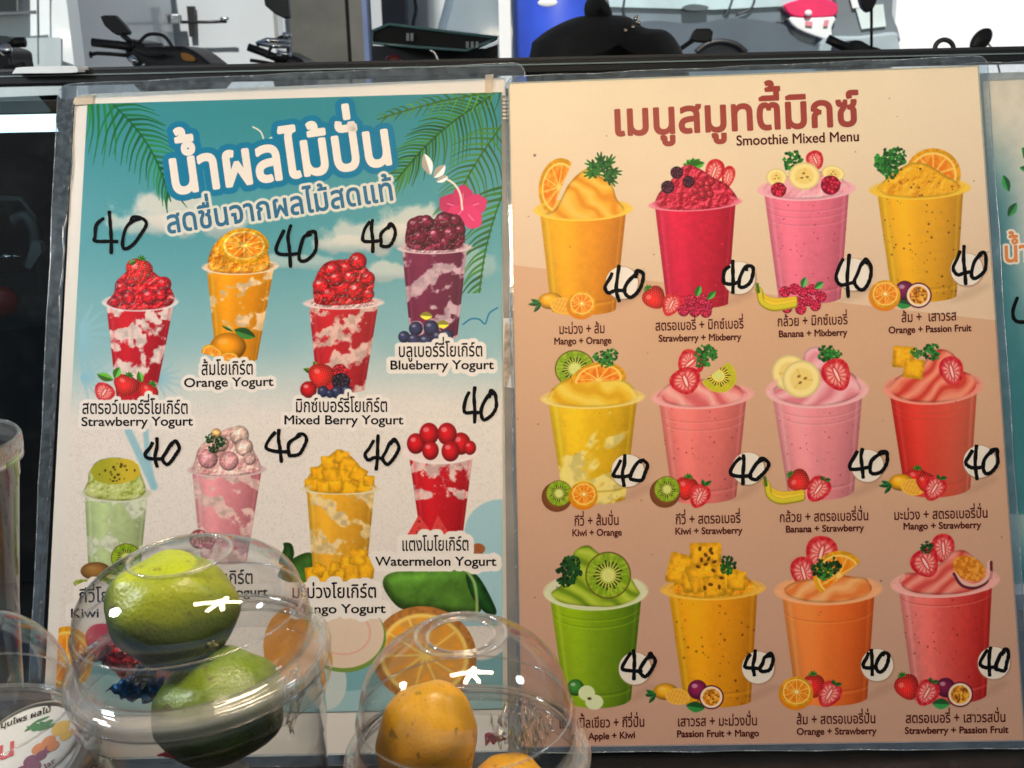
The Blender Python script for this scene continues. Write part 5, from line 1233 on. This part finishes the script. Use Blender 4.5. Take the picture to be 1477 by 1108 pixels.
s3 = thing('motor_scooter', Vector((at(-20, 60, 1.7).x, 1.8, .0)), 'dark scooter handlebar and lever poking in at the far left edge below the van window', 'scooter', 'scooters parked behind the stall')
tube('grip', [at(-60, 61, 1.7), at(36, 61, 1.7)], [.0075] * 2, BLACK, s3); prism('switch_box', crom([(-20, 52), (10, 52), (15, 58), (8, 62), (-20, 62)], 2), 1.68, .02, mat('grey switch', (.10, .12, .13), .4), s3)
prism('headset_cover', crom([(-40, 66), (8, 70), (16, 86), (12, 104), (-40, 112)], 4), 1.69, .08, BLACK, s3, bev=.004); tube('brake_lever', [at(8, 98, 1.68), at(24, 96, 1.68), at(37, 91, 1.68)], .003, BLACK, s3)
blob('chrome_cap', at(8, 72, 1.66), (.010, .006, .009), CHROME, s3); box('stem', Vector((at(-30, 60, 1.7).x, 1.76, .6)), (.06, .06, 1.1), BLACK, s3)
for q in ([(200, 62), (214, 50), (236, 52), (250, 70)], [(192, 72), (215, 80), (240, 78)]): tube('cable', crom([at(*p, 2.02) for p in q], 5, False), .003, BLACK, s1)
prism('dash_panel', [(206, 62), (232, 62), (236, 68), (210, 68)], 2.03, .01, mat('grey dash', (.06, .065, .07), .3), s1)
prism('indicator', crom([(262, 76), (276, 80), (280, 88), (264, 86)], 3), 2.04, .01, mat('amber lens', (.5, .2, .02), .2), s1)
tube('cable', crom([at(*p, 2.15) for p in [(384, 84), (396, 60), (412, 54), (416, 80)]], 5, False), .003, BLACK, s2)
# third scooter's mirrors and bars in front of the grey car
s4 = thing('motor_scooter', Vector((at(1215, 60, 2.0).x, 2.1, 0)), 'black scooter handlebar with tall mirror stem in front of the silver car', 'scooter', 'scooters parked behind the stall')
prism('mirror', crom([(1241, -30), (1262, -30), (1266, -4), (1258, 15), (1250, 16), (1242, 2)], 4), 2.0, .02, BLACK, s4, bev=.002)
tube('mirror_stem', [at(1257, 12, 2.0), at(1257, 40, 2.0), at(1257, 68, 2.0)], .0025, BLACK, s4); tube('grip', [at(1194, 56, 2.0), at(1210, 64, 2.0), at(1228, 70, 2.0)], .008, BLACK, s4)
prism('headset_cover', crom([(1222, 66), (1240, 58), (1256, 66), (1270, 70), (1278, 80), (1270, 120), (1218, 120)], 3), 2.0, .10, BLACK, s4, bev=.004)
box('leg_shield', Vector((at(1245, 60, 2.0).x, 2.12, .6)), (.3, .1, 1.0), BLACK, s4, bev=.03)
for y in (2.05, 3.2):
    bm = bmesh.new(); tube_bm(bm, [Vector((at(1245, 60, 2.0).x - .05, y, .25)), Vector((at(1245, 60, 2.0).x + .05, y, .25))], .25, 32); obj_bm('wheel', bm, TYRE, s4)
box('body', Vector((at(1245, 60, 2.0).x, 2.7, .5)), (.24, .8, .4), BLACK, s4, bev=.05)
s5 = thing('scooter_mirror', at(1015, 50, 1.9), 'squarish black mirror beside the black rounded bag, in front of the car', 'mirror')
prism('mirror_head', [(994, 60), (1002, 44), (1006, 41), (1024, 41), (1029, 46), (1027, 60), (1018, 62)], 1.9, .02, BLACK, s5, bev=.003); tube('mirror_stem', [at(1000, 58, 1.9), at(975, 75, 1.9), at(950, 110, 1.9)], .004, BLACK, s5)
s6 = thing('round_mirror', at(1415, 60, 1.7), 'small oval black mirror on a thin wire at the upper right', 'mirror')
bm = bmesh.new(); c = at(1415, 58, 1.7); lathe_bm(bm, [(0, -.006), (.014, -.006), (.017, -.003), (.017, .003), (.014, .006), (0, .006)], 32)
bmesh.ops.transform(bm, matrix=Matrix.Translation(c) @ Matrix.Rotation(R(-38), 4, 'Y') @ Matrix.Rotation(R(90), 4, 'X') @ Matrix.Diagonal((.85, 1.12, 1, 1)), verts=bm.verts) if False else bmesh.ops.transform(bm, matrix=Matrix.Translation(c) @ Matrix.Rotation(R(38), 4, 'Y') @ Matrix.Diagonal((.72, 1, 1.12, 1)) @ Matrix.Rotation(R(90), 4, 'X'), verts=bm.verts)
obj_bm('mirror_head', bm, BLACK, s6, True); tube('mirror_stem', [at(1424, 62, 1.7), at(1434, 73, 1.7), at(1446, 120, 1.7)], .0015, CHROME, s6)
# ring on the rail
rg = thing('metal_ring', Vector((at(1361, 68, .93).x, .93, RZ)), 'small black upright ring standing on the rail at the right', 'ring')
rp = [at(1362 + 13.5 * math.cos(a * math.pi / 14), 71 + 13.5 * math.sin(a * math.pi / 14), .93) for a in range(29)]
tube('hoop', rp, .0019, BLACK, rg); prism('foot', [(1343, 79), (1383, 78), (1383, 84), (1343, 85)], .925, .01, BLACK, rg)
# black crate / tray
ty = thing('black_tray', at(630, 60, 1.75), 'black rectangular plastic tray with greenish glassy edge in front of the pale wall', 'tray')
A_ = [at(537, 44, 1.7), at(562, 34, 1.95), at(718, 53, 1.95), at(672, 74, 1.7)]; Bt = [at(537, 62, 1.7), at(672, 76, 1.7), at(718, 56, 1.95), at(562, 60, 1.95)]
def plate(name, P, th, m, parent):
    n = (P[1] - P[0]).cross(P[2] - P[0]).normalized() * th; return link(name, mesh(list(P) + [p + n for p in P], [(0, 1, 2, 3), (7, 6, 5, 4), (0, 4, 5, 1), (1, 5, 6, 2), (2, 6, 7, 3), (3, 7, 4, 0)]), m, parent)
prism('tray_side', [(537, 45), (560, 35), (700, 52), (716, 53), (672, 73), (590, 66), (538, 62)], 1.75, .16, BLACKSOFT, ty)
tube('tray_rim', [at(537, 45, 1.74), at(561, 35, 1.74), at(640, 45, 1.74), at(718, 54, 1.74), at(700, 62, 1.74), at(672, 73, 1.74), at(600, 68, 1.74), at(537, 62, 1.74), at(537, 45, 1.74)], .0022, GREENGLASS, ty)
for x in (586, 592, 672, 679, 686): prism('tray_slot', [(x, 48 if x < 600 else 60), (x + 4, 48 if x < 600 else 60), (x + 4, 59 if x < 600 else 69), (x, 59 if x < 600 else 69)], 1.735, .01, mat('pale slot', (.30, .34, .34), .5), ty)
prism('tray_stand', [(537, 66), (700, 70), (718, 64), (718, 140), (537, 140)], 1.9, .08, mat('dark stand', (.012, .013, .016), .5), ty)
blob('red_knob', at(568, 86, 1.7), (.012, .01, .008), mat('dull red', (.12, .01, .01), .4), ty)
tube('bent_wire', crom([at(620, 72, 1.72), at(628, 78, 1.72), at(632, 90, 1.72)], 4, False), .002, CHROME, ty)
# black rounded bag in front of the tank
bg = thing('black_bag', Vector((at(870, 90, 1.30).x, 1.34, RZ)), 'large black rounded bag with a knob on top and small gold beads', 'bag')
def puff(name, pts, Y, thk, m, parent):
    """inflated outline: a pillow of real depth"""
    pts = crom(pts, 5); n = len(pts); cx = sum(p[0] for p in pts) / n; cy = sum(p[1] for p in pts) / n; V, F = [], []
    L = [(-1, .0), (-.8, .6), (-.4, .9), (0, 1), (.4, .9), (.8, .6), (1, .0)]
    for k, (zz, s) in enumerate(L):
        for p in pts: V.append(at(cx + (p[0] - cx) * max(s, .02), cy + (p[1] - cy) * max(s, .02), Y) + Vector((0, thk * zz, 0)))
    for k in range(len(L) - 1):
        for i in range(n): F.append((k * n + i, k * n + (i + 1) % n, (k + 1) * n + (i + 1) % n, (k + 1) * n + i))
    F.append(tuple(range(n))); F.append(tuple(range((len(L) - 1) * n, len(L) * n)))
    return link(name, mesh(V, F), m, parent, True)
puff('bag_body', [(768, 130), (766, 70), (775, 55), (800, 38), (835, 24), (870, 22), (905, 24), (930, 40), (960, 44), (978, 62), (988, 90), (988, 130), (880, 150)], 1.30, .09, BLACKSOFT, bg)
puff('top_knob', [(845, 26), (843, 8), (852, -6), (865, -8), (876, 4), (883, 18), (880, 34), (860, 38)], 1.29, .03, BLACKSOFT, bg)
for a, b, r in ((917, 27, 3), (922, 33, 2.6), (913, 39, 2.4), (902, 44, 2.4), (919, 24, 2)): blob('bead', at(a, b, 1.205), (r * .0008,) * 3, mat('gold bead', (.6, .5, .35), .25, 1.0), bg, seg=16)
# silver car
car = thing('silver_car', (at(1000, 50, 4.0).x, 4.5, 0), 'silver car with a red and white tail light at the upper right', 'car')
cbody = prism('body_side', crom([(640, 5), (700, -60), (960, -75), (1180, -40), (1220, -6), (1232, 30), (1236, 60), (1290, 66), (1288, 110), (1280, 300), (640, 320)], 2), 3.9, .7, SILVER, car, bev=.03)
ws = prism('lit_shoulder', [(870, -30), (1195, -30), (1190, 6), (1030, 14), (880, 10)], 3.885, .012, mat('lightened car side', (.50, .66, .68), .25, coat=.6), car)  # paler overlay: light on the car's shoulder put into the colour
prism('tail_light', crom([(1131, 8), (1150, 0), (1168, -6), (1190, -2), (1207, 6), (1206, 22), (1180, 26), (1144, 24)], 4), 3.85, .05, mat('red lamp glass', (.75, .02, .12), .12, coat=1), car, bev=.006)
prism('light_lower', crom([(1138, 26), (1160, 25), (1204, 24), (1200, 40), (1200, 56), (1186, 56), (1150, 42)], 3), 3.852, .05, mat('white lamp glass', (.80, .84, .84), .1, coat=1), car, bev=.006)
prism('lamp_bar', [(1162, 31), (1172, 31), (1172, 38), (1162, 37)], 3.845, .01, mat('pink lens', (.7, .25, .3), .3), car); prism('lamp_bar', [(1190, 29), (1196, 29), (1194, 38), (1188, 38)], 3.845, .01, mat('pink lens', (.7, .25, .3), .3), car)
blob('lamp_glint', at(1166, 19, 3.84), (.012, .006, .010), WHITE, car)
prism('tailgate', crom([(1210, -60), (1284, -60), (1288, 20), (1296, 40), (1292, 72), (1204, 66), (1206, 20)], 2), 3.87, .05, mat('grey tailgate', (.16, .19, .21), .3, coat=.6), car, bev=.01)
prism('number_plate', [(1234, 10), (1274, 6), (1278, 38), (1243, 42)], 3.86, .012, mat('plate', (.62, .72, .70), .4), car); prism('plate_edge', [(1225, -8), (1246, -10), (1248, 10), (1230, 12)], 3.858, .012, WHITE, car)
prism('bumper', crom([(1190, 54), (1240, 52), (1290, 46), (1296, 56), (1290, 82), (1190, 82)], 3), 3.84, .08, mat('bumper', (.36, .44, .47), .3, coat=.6), car, bev=.01)
prism('door_handle', crom([(985, 10), (998, 6), (1018, 8), (1022, 12), (1014, 15), (992, 15)], 3), 3.86, .03, mat('handle', (.10, .13, .14), .2, coat=.5), car)
for P in ([(905, -20), (900, 20), (925, 60)], [(1062, -20), (1052, 12), (1044, 24)], [(1090, -20), (1085, 10), (1062, 22)], [(1088, 50), (1100, 36), (1140, 30)]): tube('body_line', crom([at(*p, 3.885) for p in P], 4, False), .004, mat('gap line', (.05, .06, .07), .5), car)
prism('lower_shade', crom([(880, 44), (940, 30), (1000, 34), (1060, 26), (1130, 36), (1150, 58), (1180, 70), (1180, 86), (880, 86)], 4), 3.88, .02, mat('shaded car side', (.10, .13, .16), .35, coat=.5), car)  # dark overlay: shade along the lower car side put into the colour
tube('wheel_arch', crom([at(1004, 76, 3.86), at(1020, 64, 3.86), at(1040, 60, 3.86), at(1062, 65, 3.86), at(1076, 76, 3.86)], 5, False), .010, BLACK, car)
bm = bmesh.new(); xw = at(1040, 60, 3.9).x; tube_bm(bm, [Vector((xw, 3.84, .36)), Vector((xw, 4.05, .36))], .36, 40); obj_bm('wheel', bm, TYRE, car)
# bright wall right of the car
bw = thing('white_building', (at(1500, 50, 6.5).x, 6.6, 0), 'glaring white sunlit wall at the upper right', 'building')
box('wall', (at(1500, 50, 6.5).x + 3.2, 6.8, 2.0), (9.5, .3, 4.0), mat('white wall', (.88, .88, .87), .9, var=.03), bw)
wt = prism('white_tray', crom([(22, 100), (30, 97), (100, 95), (110, 97), (112, 102), (104, 105), (26, 106), (18, 106)], 3), .90, .03, mat('white plastic tray', (.8, .84, .84), .4)); tag(wt, 'flat white plastic tray lying on the rail at the far left', 'tray')

# ================================================================== dome cups
PLASTIC = clear_mat('clear plastic', (.985, .988, .985), 1.55, .035, bump=.06, bscale=18)
RIMP = clear_mat('clear rim plastic', (.97, .97, .965), 2.1, .03, haze=.22, hscale=40, hcol=(.92, .90, .86), bump=.03, bscale=30, lo=.35, hi=.7)  # whitish film paints in the bright reflected bands of the rims
def wall(outer, th):
    """closed thin-walled profile"""
    inner = []
    for i, (r, z) in enumerate(outer):
        a = outer[max(i - 1, 0)]; b = outer[min(i + 1, len(outer) - 1)]; tr, tz = b[0] - a[0], b[1] - a[1]; L = math.hypot(tr, tz) + 1e-9
        inner.append((max(r - tz / L * th * -1 if False else r + (tz / L) * -th, 0), z + (tr / L) * th))
    return outer + inner[::-1]
def dome_cup(c, rot, S, label, hole=True, cup=True, hgt=.054):
    r = thing('dome_cup', c, label, 'cup'); r.rotation_euler = rot; bpy.context.view_layer.update()
    M = r.matrix_world.copy()
    def part(name, prof, m, closed=True):
        bm = bmesh.new(); lathe_bm(bm, [(a * S, b * S) for a, b in prof], 112, closed); bmesh.ops.transform(bm, matrix=M, verts=bm.verts); return obj_bm(name, bm, m, r, True)
    H = hgt; R0 = .0428; p = [(.0428, .002), (.0430, .010), (.0428, .016), (.0418, .0175), (.0412, .019)]
    n = 18; TT = math.acos((.0175 if hole else .0185) / .0412)
    for k in range(1, n + 1):
        t = k / n * TT; p.append((.0412 * math.cos(t) ** 1.0, .019 + (H - .019) / math.sin(TT) * math.sin(t)))
    rt, zt = p[-1]
    rt, zt = p[-1]
    if hole: tail = [(.0131, zt - .0002)]
    else: tail = [(.010, zt - .0004), (.0001, zt - .0004)]
    p += tail
    def bead(rc, zc, rb): return [(rc + rb * math.cos(k * math.pi / 4), zc + rb * math.sin(k * math.pi / 4)) for k in range(8)]
    part('lip_bead', bead(rt, zt + .0003, .0009), RIMP)
    if hole: part('lip_bead', bead(.0131, zt - .0002, .0008), RIMP)
    part('crease_bead', bead(.0420, .0172, .00045), RIMP)
    part('dome_lid', wall(p, -.0005) if True else p, PLASTIC)
    rim = [(.0428, .002), (.0445, .0012), (.0455, -.0002), (.0475, .0005), (.0490, -.0008), (.0494, -.0035), (.0490, -.0062), (.0478, -.0078), (.0470, -.0070), (.0478, -.005), (.0480, -.003), (.0470, -.0018), (.0450, -.0018), (.0432, -.0005)]
    part('lid_rim', rim, RIMP)
    part('lid_skirt', wall([(.0482, -.0066), (.0478, -.010), (.0484, -.0125), (.0478, -.0135), (.0476, -.0150)], .0004), PLASTIC)
    if cup:
        q = [(.0462, -.0030), (.0466, -.0045), (.0452, -.006), (.0450, -.014), (.0444, -.0150), (.0446, -.022), (.0438, -.0235), (.0430, -.036), (.0424, -.037)]
        q += [(.0424 - .0105 * k / 8, -.037 - .105 * k / 8) for k in range(1, 9)] + [(.0308, -.146), (.029, -.1465), (.0001, -.1445)]
        part('cup_body', wall(q, .0004), PLASTIC)
    return r, M
def loc(M, x, y, z): return M @ Vector((x, y, z))

cL = at_depth(286, 941, .418); cR_ = at_depth(674, 1079, .436); cB = at_depth(-52, 1082, .42)
rotL = (0, R(-4.2), 0)
dL, ML = dome_cup(cL, rotL, 1.0, 'clear plastic dome lid cup tilted to the right, holding two green limes', hole=False, hgt=.0395)
dR, MR = dome_cup(cR_, (0, R(-1), 0), .985, 'clear plastic cup with a round opening in its dome lid, holding a yellow mango', hole=True, hgt=.050)
dB, MB = dome_cup(cB, (0, 0, 0), 1.0, 'clear plastic dome cup cut off at the lower left corner, holding a labelled jar', hole=False, hgt=.050)
# tall cup at the left edge
tall = thing('plastic_cup', at_depth(-93, 640, .62), 'tall clear plastic cup cut off at the left edge above the lower left dome', 'cup')
bm = bmesh.new(); lathe_bm(bm, wall([(.0425, 0), (.0435, -.002), (.0430, -.008), (.0415, -.010), (.0408, -.022), (.0400, -.024), (.0300, -.10), (.0240, -.17), (.0225, -.172), (.0001, -.171)], .0005), 96, True)
bmesh.ops.translate(bm, verts=bm.verts, vec=tall.location); obj_bm('cup_body', bm, PLASTIC, tall, True)
bm = bmesh.new(); lathe_bm(bm, [(.0420, .001), (.0436, .002), (.0446, .000), (.0448, -.006), (.0444, -.012), (.0440, -.006), (.0436, -.001)], 96, True); bmesh.ops.translate(bm, verts=bm.verts, vec=tall.location); obj_bm('rim', bm, RIMP, tall, True)

# low dark blocks that raise the cups off the counter
for nm, c, drop, lab in (('wooden_block', cL, .150, 'dark wooden block under the lime cup'), ('wooden_block', cR_, .147, 'dark wooden block under the mango cup'), ('wooden_block', cB, .150, 'dark wooden block under the cup at the lower left corner'), ('wooden_block', tall.location, .1725, 'dark wooden block under the tall cup at the left edge')):
    h = c.z - drop - CZ; w = .07 if drop < .17 else .06
    if h > .004: tag(box(nm, (c.x, c.y, CZ + h / 2), (w, w, h), WOODD, None, bev=.002), lab, 'block')
# ---------- fruit
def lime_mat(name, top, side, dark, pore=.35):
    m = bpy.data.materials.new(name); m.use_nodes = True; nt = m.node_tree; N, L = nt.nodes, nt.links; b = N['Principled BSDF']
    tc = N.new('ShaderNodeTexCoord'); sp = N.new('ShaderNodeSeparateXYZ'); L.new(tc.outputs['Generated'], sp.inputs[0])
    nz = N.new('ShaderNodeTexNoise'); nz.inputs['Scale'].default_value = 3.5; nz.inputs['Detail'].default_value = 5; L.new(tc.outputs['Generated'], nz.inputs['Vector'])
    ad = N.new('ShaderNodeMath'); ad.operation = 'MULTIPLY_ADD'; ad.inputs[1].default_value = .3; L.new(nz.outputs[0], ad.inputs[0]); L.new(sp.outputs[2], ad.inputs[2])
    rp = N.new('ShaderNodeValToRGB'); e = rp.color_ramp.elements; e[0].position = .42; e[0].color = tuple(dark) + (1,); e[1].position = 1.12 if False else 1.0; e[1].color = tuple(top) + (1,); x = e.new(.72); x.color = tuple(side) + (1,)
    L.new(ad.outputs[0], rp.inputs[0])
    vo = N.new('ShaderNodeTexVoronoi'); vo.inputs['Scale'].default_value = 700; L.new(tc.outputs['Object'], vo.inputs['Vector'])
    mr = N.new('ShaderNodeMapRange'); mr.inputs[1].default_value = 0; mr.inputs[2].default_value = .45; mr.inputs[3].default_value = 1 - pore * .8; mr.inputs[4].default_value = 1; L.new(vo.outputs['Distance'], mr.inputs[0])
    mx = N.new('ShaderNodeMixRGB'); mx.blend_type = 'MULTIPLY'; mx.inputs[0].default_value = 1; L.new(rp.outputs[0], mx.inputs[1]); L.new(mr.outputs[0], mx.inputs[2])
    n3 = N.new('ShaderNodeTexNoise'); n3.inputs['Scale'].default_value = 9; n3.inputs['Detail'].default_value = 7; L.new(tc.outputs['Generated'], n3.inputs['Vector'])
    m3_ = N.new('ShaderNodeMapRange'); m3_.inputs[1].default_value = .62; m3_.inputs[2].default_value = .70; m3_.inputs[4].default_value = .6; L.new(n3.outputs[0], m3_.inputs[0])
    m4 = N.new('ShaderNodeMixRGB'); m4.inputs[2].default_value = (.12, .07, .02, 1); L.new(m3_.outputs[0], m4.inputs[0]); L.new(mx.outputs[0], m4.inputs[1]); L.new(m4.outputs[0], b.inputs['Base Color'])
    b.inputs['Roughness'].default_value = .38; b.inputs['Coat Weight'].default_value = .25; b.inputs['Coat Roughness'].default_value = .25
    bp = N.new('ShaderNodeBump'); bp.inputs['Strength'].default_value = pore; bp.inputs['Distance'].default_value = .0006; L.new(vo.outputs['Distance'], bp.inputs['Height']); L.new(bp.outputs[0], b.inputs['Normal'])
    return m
LIME = lime_mat('lime peel', (.44, .52, .015), (.085, .125, .006), (.012, .022, .002))  # limes: green peel tones, with shade painted in on sides and underside
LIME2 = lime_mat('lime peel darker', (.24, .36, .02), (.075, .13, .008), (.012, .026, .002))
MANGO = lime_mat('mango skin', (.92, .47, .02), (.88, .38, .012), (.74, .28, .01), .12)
def fruit(c, s, m, label, cat, rot, seed, navel=None):
    t = thing(cat + '_fruit' if cat != 'lime' else 'lime_fruit', c, label, cat)
    o = blob('flesh', c, s, m, t, rot, seed, .09, seg=64)
    if navel:
        bm = bmesh.new(); rn = random.Random(seed)
        for k in range(5):
            a = k * 1.256; tube_bm(bm, [navel, navel + Vector((math.cos(a) * .0022, -.0006, math.sin(a) * .0022))], [.0011, .0004], 6)
        obj_bm('stem_scar', bm, mat('stem scar', (.22, .20, .06), .8), t, True)
    return t
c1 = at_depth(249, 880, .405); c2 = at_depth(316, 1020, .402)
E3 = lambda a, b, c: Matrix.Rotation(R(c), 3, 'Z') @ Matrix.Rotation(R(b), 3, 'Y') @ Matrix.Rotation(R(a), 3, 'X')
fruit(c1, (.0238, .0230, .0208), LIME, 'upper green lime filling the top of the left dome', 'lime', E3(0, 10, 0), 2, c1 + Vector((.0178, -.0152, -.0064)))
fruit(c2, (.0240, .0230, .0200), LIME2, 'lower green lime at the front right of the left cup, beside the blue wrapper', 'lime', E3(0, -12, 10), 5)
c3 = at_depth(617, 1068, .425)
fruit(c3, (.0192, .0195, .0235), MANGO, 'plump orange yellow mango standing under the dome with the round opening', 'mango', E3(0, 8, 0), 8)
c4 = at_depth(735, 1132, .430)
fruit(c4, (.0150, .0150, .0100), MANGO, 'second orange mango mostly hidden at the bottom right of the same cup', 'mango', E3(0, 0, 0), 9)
# wrappers
FOILB = mat('blue foil', (.01, .10, .26), .2, .5, var=.9, scale=90, bump=1.0, bscale=150); FOILS = mat('silver foil', (.30, .30, .32), .2, .8, var=.8, scale=120, bump=1, bscale=200); FOILR = mat('red wrapper', (.48, .03, .05), .3, var=.4, scale=40, bump=.6)
def sheet(name, quad, m, label, cat, amp=.0015, seed=0, n=12):
    from mathutils import noise
    V, F = [], []
    for th in (0, 1):
        for j in range(n + 1):
            for i in range(n + 1):
                a = quad[0].lerp(quad[1], i / n); b = quad[3].lerp(quad[2], i / n); p = a.lerp(b, j / n)
                V.append(p + Vector((0, -amp * noise.noise(Vector((i * .55 + seed, j * .6, 0))) * 2 + th * .0008, amp * noise.noise(Vector((i * .5, j * .7 + seed, 4))))))
    q = n + 1; o = q * q
    for j in range(n):
        for i in range(n): a = j * q + i; F.append((a, a + 1, a + q + 1, a + q)); F.append((o + a, o + a + q, o + a + q + 1, o + a + 1))
    bd = [i for i in range(n)] + [n + j * q for j in range(n)] + [q * q - 1 - i for i in range(n)] + [(n - j) * q for j in range(n)]
    for k in range(len(bd)): a, b = bd[k], bd[(k + 1) % len(bd)]; F.append((a, o + a, o + b, b))
    ob = link(name, mesh(V, F), m, None, True); return tag(ob, label, cat)
D_ = lambda L, d: [at_depth(x, y, d) for x, y in L]
sheet('foil_wrapper', D_([(152, 998), (205, 962), (236, 985), (226, 1018)], .412), FOILB, 'crinkled blue foil wrapper wedged beside the lower lime', 'wrapper', .003, 3)
sheet('foil_wrapper', D_([(182, 982), (206, 964), (226, 970), (206, 992)], .404), FOILS, 'small silver foil scrap above the blue wrapper in the left cup', 'wrapper', .002, 8)
sheet('candy_packet', D_([(134, 950), (158, 926), (202, 955), (178, 976)], .44), FOILR, 'red glossy packet behind the limes at the left of the cup', 'packet', .002, 5)
sheet('candy_packet', D_([(699, 1060), (706, 1058), (732, 1066), (700, 1075)], .440), FOILR, 'little red packet corner beside the mango under the right dome', 'packet', .001, 6)
sheet('cup_print', D_([(226, 1090), (240, 1086), (268, 1084), (270, 1098)], .385), FOILR, 'small red print on the front of the left cup', 'print', .0003, 7)
sheet('folded_card', D_([(292, 1106), (306, 1094), (356, 1100), (362, 1140)], .405), mat('cream card', (.72, .58, .44), .6), 'rounded cream card tucked at the bottom of the lime cup', 'card', .001, 2)

# clear sachets crinkled under the right dome
CRK = clear_mat('crinkled film', (.985, .985, .98), 1.35, .05, bump=.6, bscale=45)
sheet('clear_sachet', D_([(705, 1050), (745, 1005), (800, 1040), (770, 1100)], .438), CRK, 'crinkled clear film sachet beside the mango', 'sachet', .006, 4, 20)
sheet('clear_sachet', D_([(395, 1000), (430, 960), (440, 1000), (420, 1060)], .425), CRK, 'crinkled clear film sachet at the right inside the lime cup', 'sachet', .005, 9, 20)

# jar with round label inside the lower left dome
jar = thing('jar', at_depth(36, 1100, .44), 'round white lidded jar with a colourful fruit label at the lower left', 'jar')
jc = at_depth(36, 1086, .425); JM = Matrix.Translation(jc) @ Matrix.Rotation(R(-10), 4, 'Y') @ Matrix.Rotation(R(22), 4, 'X')
JR = .0245
bm = bmesh.new(); lathe_bm(bm, [(0, 0), (JR * .93, 0), (JR, -.0012), (JR * 1.02, -.004), (JR, -.012), (JR * .97, -.013), (0, -.013)], 72); bmesh.ops.transform(bm, matrix=JM, verts=bm.verts); obj_bm('jar_lid', bm, mat('cream lid', (.70, .66, .58), .4, var=.04), jar, True)
bm = bmesh.new(); lathe_bm(bm, [(JR * .95, -.013), (JR * .92, -.04), (0, -.04)], 72); bmesh.ops.transform(bm, matrix=JM, verts=bm.verts); obj_bm('jar_body', bm, PLASTIC, jar, True)
def disc(name, cx, cy, rx, ry, z, m, rot=0, n=24, blobby=0):
    V = [JM @ Vector((JR * (cx + rx * (1 + blobby * math.sin(5 * a * 6.283 / n)) * math.cos(a * 6.283 / n + 0) * math.cos(rot) - ry * math.sin(a * 6.283 / n) * math.sin(rot)), JR * (cy + rx * math.cos(a * 6.283 / n) * math.sin(rot) + ry * math.sin(a * 6.283 / n) * math.cos(rot)), z)) for a in range(n)]
    return link(name, mesh(V, [tuple(range(n))]), m, jar)
disc('label', 0, 0, .86, .86, .0002, mat('label paper', (.80, .78, .74), .5, var=.03), n=60)
cols = {'g': mat('green label print', (.05, .20, .04), .5), 'y': mat('yellow label print', (.85, .50, .05), .5), 'r': mat('red label print', (.62, .03, .04), .5), 'p': mat('plum label print', (.20, .02, .08), .5), 'o': mat('orange label print', (.72, .22, .04), .5)}
rn = random.Random(9)
for k in range(16): disc('leaf_print', -.05 + .35 * rn.random(), .40 + .2 * rn.random(), .13, .03, .0003 + k * 2e-6, cols['g'], rn.uniform(-.6, .9), 8)
for x, y, r, c in ((.50, .34, .15, 'y'), (.62, .18, .10, 'y'), (.36, .12, .12, 'o'), (.22, .02, .11, 'o'), (.46, .02, .10, 'o'), (.30, -.12, .10, 'p'), (.14, -.18, .11, 'p'), (.24, -.32, .12, 'p'), (.04, -.34, .10, 'p'), (.12, -.48, .09, 'p'), (.40, -.02, .08, 'p')): disc('fruit_print', x, y, r, r * .95, .0004 + x * 1e-5, cols[c], 0, 14)
disc('leaf_print', .55, -.62, .22, .12, .00035, cols['g'], .6, 14)
def jar_text(body, cx, cy, size, m, rot=0, name='label_lettering', bold=.02, z=.0005):
    items, W = layout(body, bold); V, T = [], []
    for ch, dx, dy in items:
        v, t, _ = glyph(ch, bold); b = len(V)
        for p in v:
            a, c_ = (p[0] + dx - W / 2) * size, (p[1] + dy) * size; V.append(JM @ Vector((JR * (cx + a * math.cos(rot) - c_ * math.sin(rot)), JR * (cy + a * math.sin(rot) + c_ * math.cos(rot)), z)))
        T += [tuple(b + i for i in f) for f in t]
    link(name, mesh(V, T), m, jar)
jar_text('ไน', -.36, -.06, .50, cols['r'], .25); jar_text('สมุนไพร ผลไม้', -.2, .62, .16, INK['ink'], .2); jar_text('สด', .82, .18, .14, INK['ink'], -.2); jar_text('Pro Jar', .40, -.42, .16, cols['p'], .6)

# ================================================================== the stall's lit lamps (their glints sit on the domes)
WARM = (1.0, .80, .56); COOL = (.86, .93, 1.0)
LX, LY, LZ = .03, .36, CZ + .70
star = thing('tube_lamp', (LX, LY, LZ + .03), 'lit crossed tube lamp hanging above the counter', 'lamp')
sm = emit_mat('lit warm tube', WARM, LAMP_E)
for a, l0, l1 in ((10, .15, .17), (68, .10, .06), (128, .12, .03), (250, -.02, .12)):
    d = Vector((math.cos(R(a)), math.sin(R(a)), 0)); tube('tube', [Vector((LX, LY, LZ)) - d * l0, Vector((LX, LY, LZ)) + d * l1], .017, sm, star, 8)
box('lamp_base', (LX, LY, LZ + .035), (.06, .06, .03), WHITE, star, bev=.004); tube('cord', [(LX, LY, LZ + .05), (LX, LY, 2.35)], .003, BLACK, star)
for x, be, lb in ((-.60, 2.4, 'lit round bulb hanging at the left of the counter'), (.46, .6, 'lit round bulb hanging at the right of the counter')):
    bl = thing('bulb_lamp', (x, .44, CZ + .62), lb, 'lamp', None); bm = bmesh.new(); bmesh.ops.create_icosphere(bm, subdivisions=2, radius=.050); bmesh.ops.translate(bm, verts=bm.verts, vec=(x, .44, CZ + .62)); obj_bm('bulb', bm, emit_mat('lit bulb', COOL, BULB_E * be), bl, True)
    tube('socket', [(x, .44, CZ + .665), (x, .44, CZ + .71)], .014, BLACK, bl); tube('cord', [(x, .44, CZ + .71), (x, .44, 2.35)], .003, BLACK, bl)

bpy.data.objects.remove(_fo)
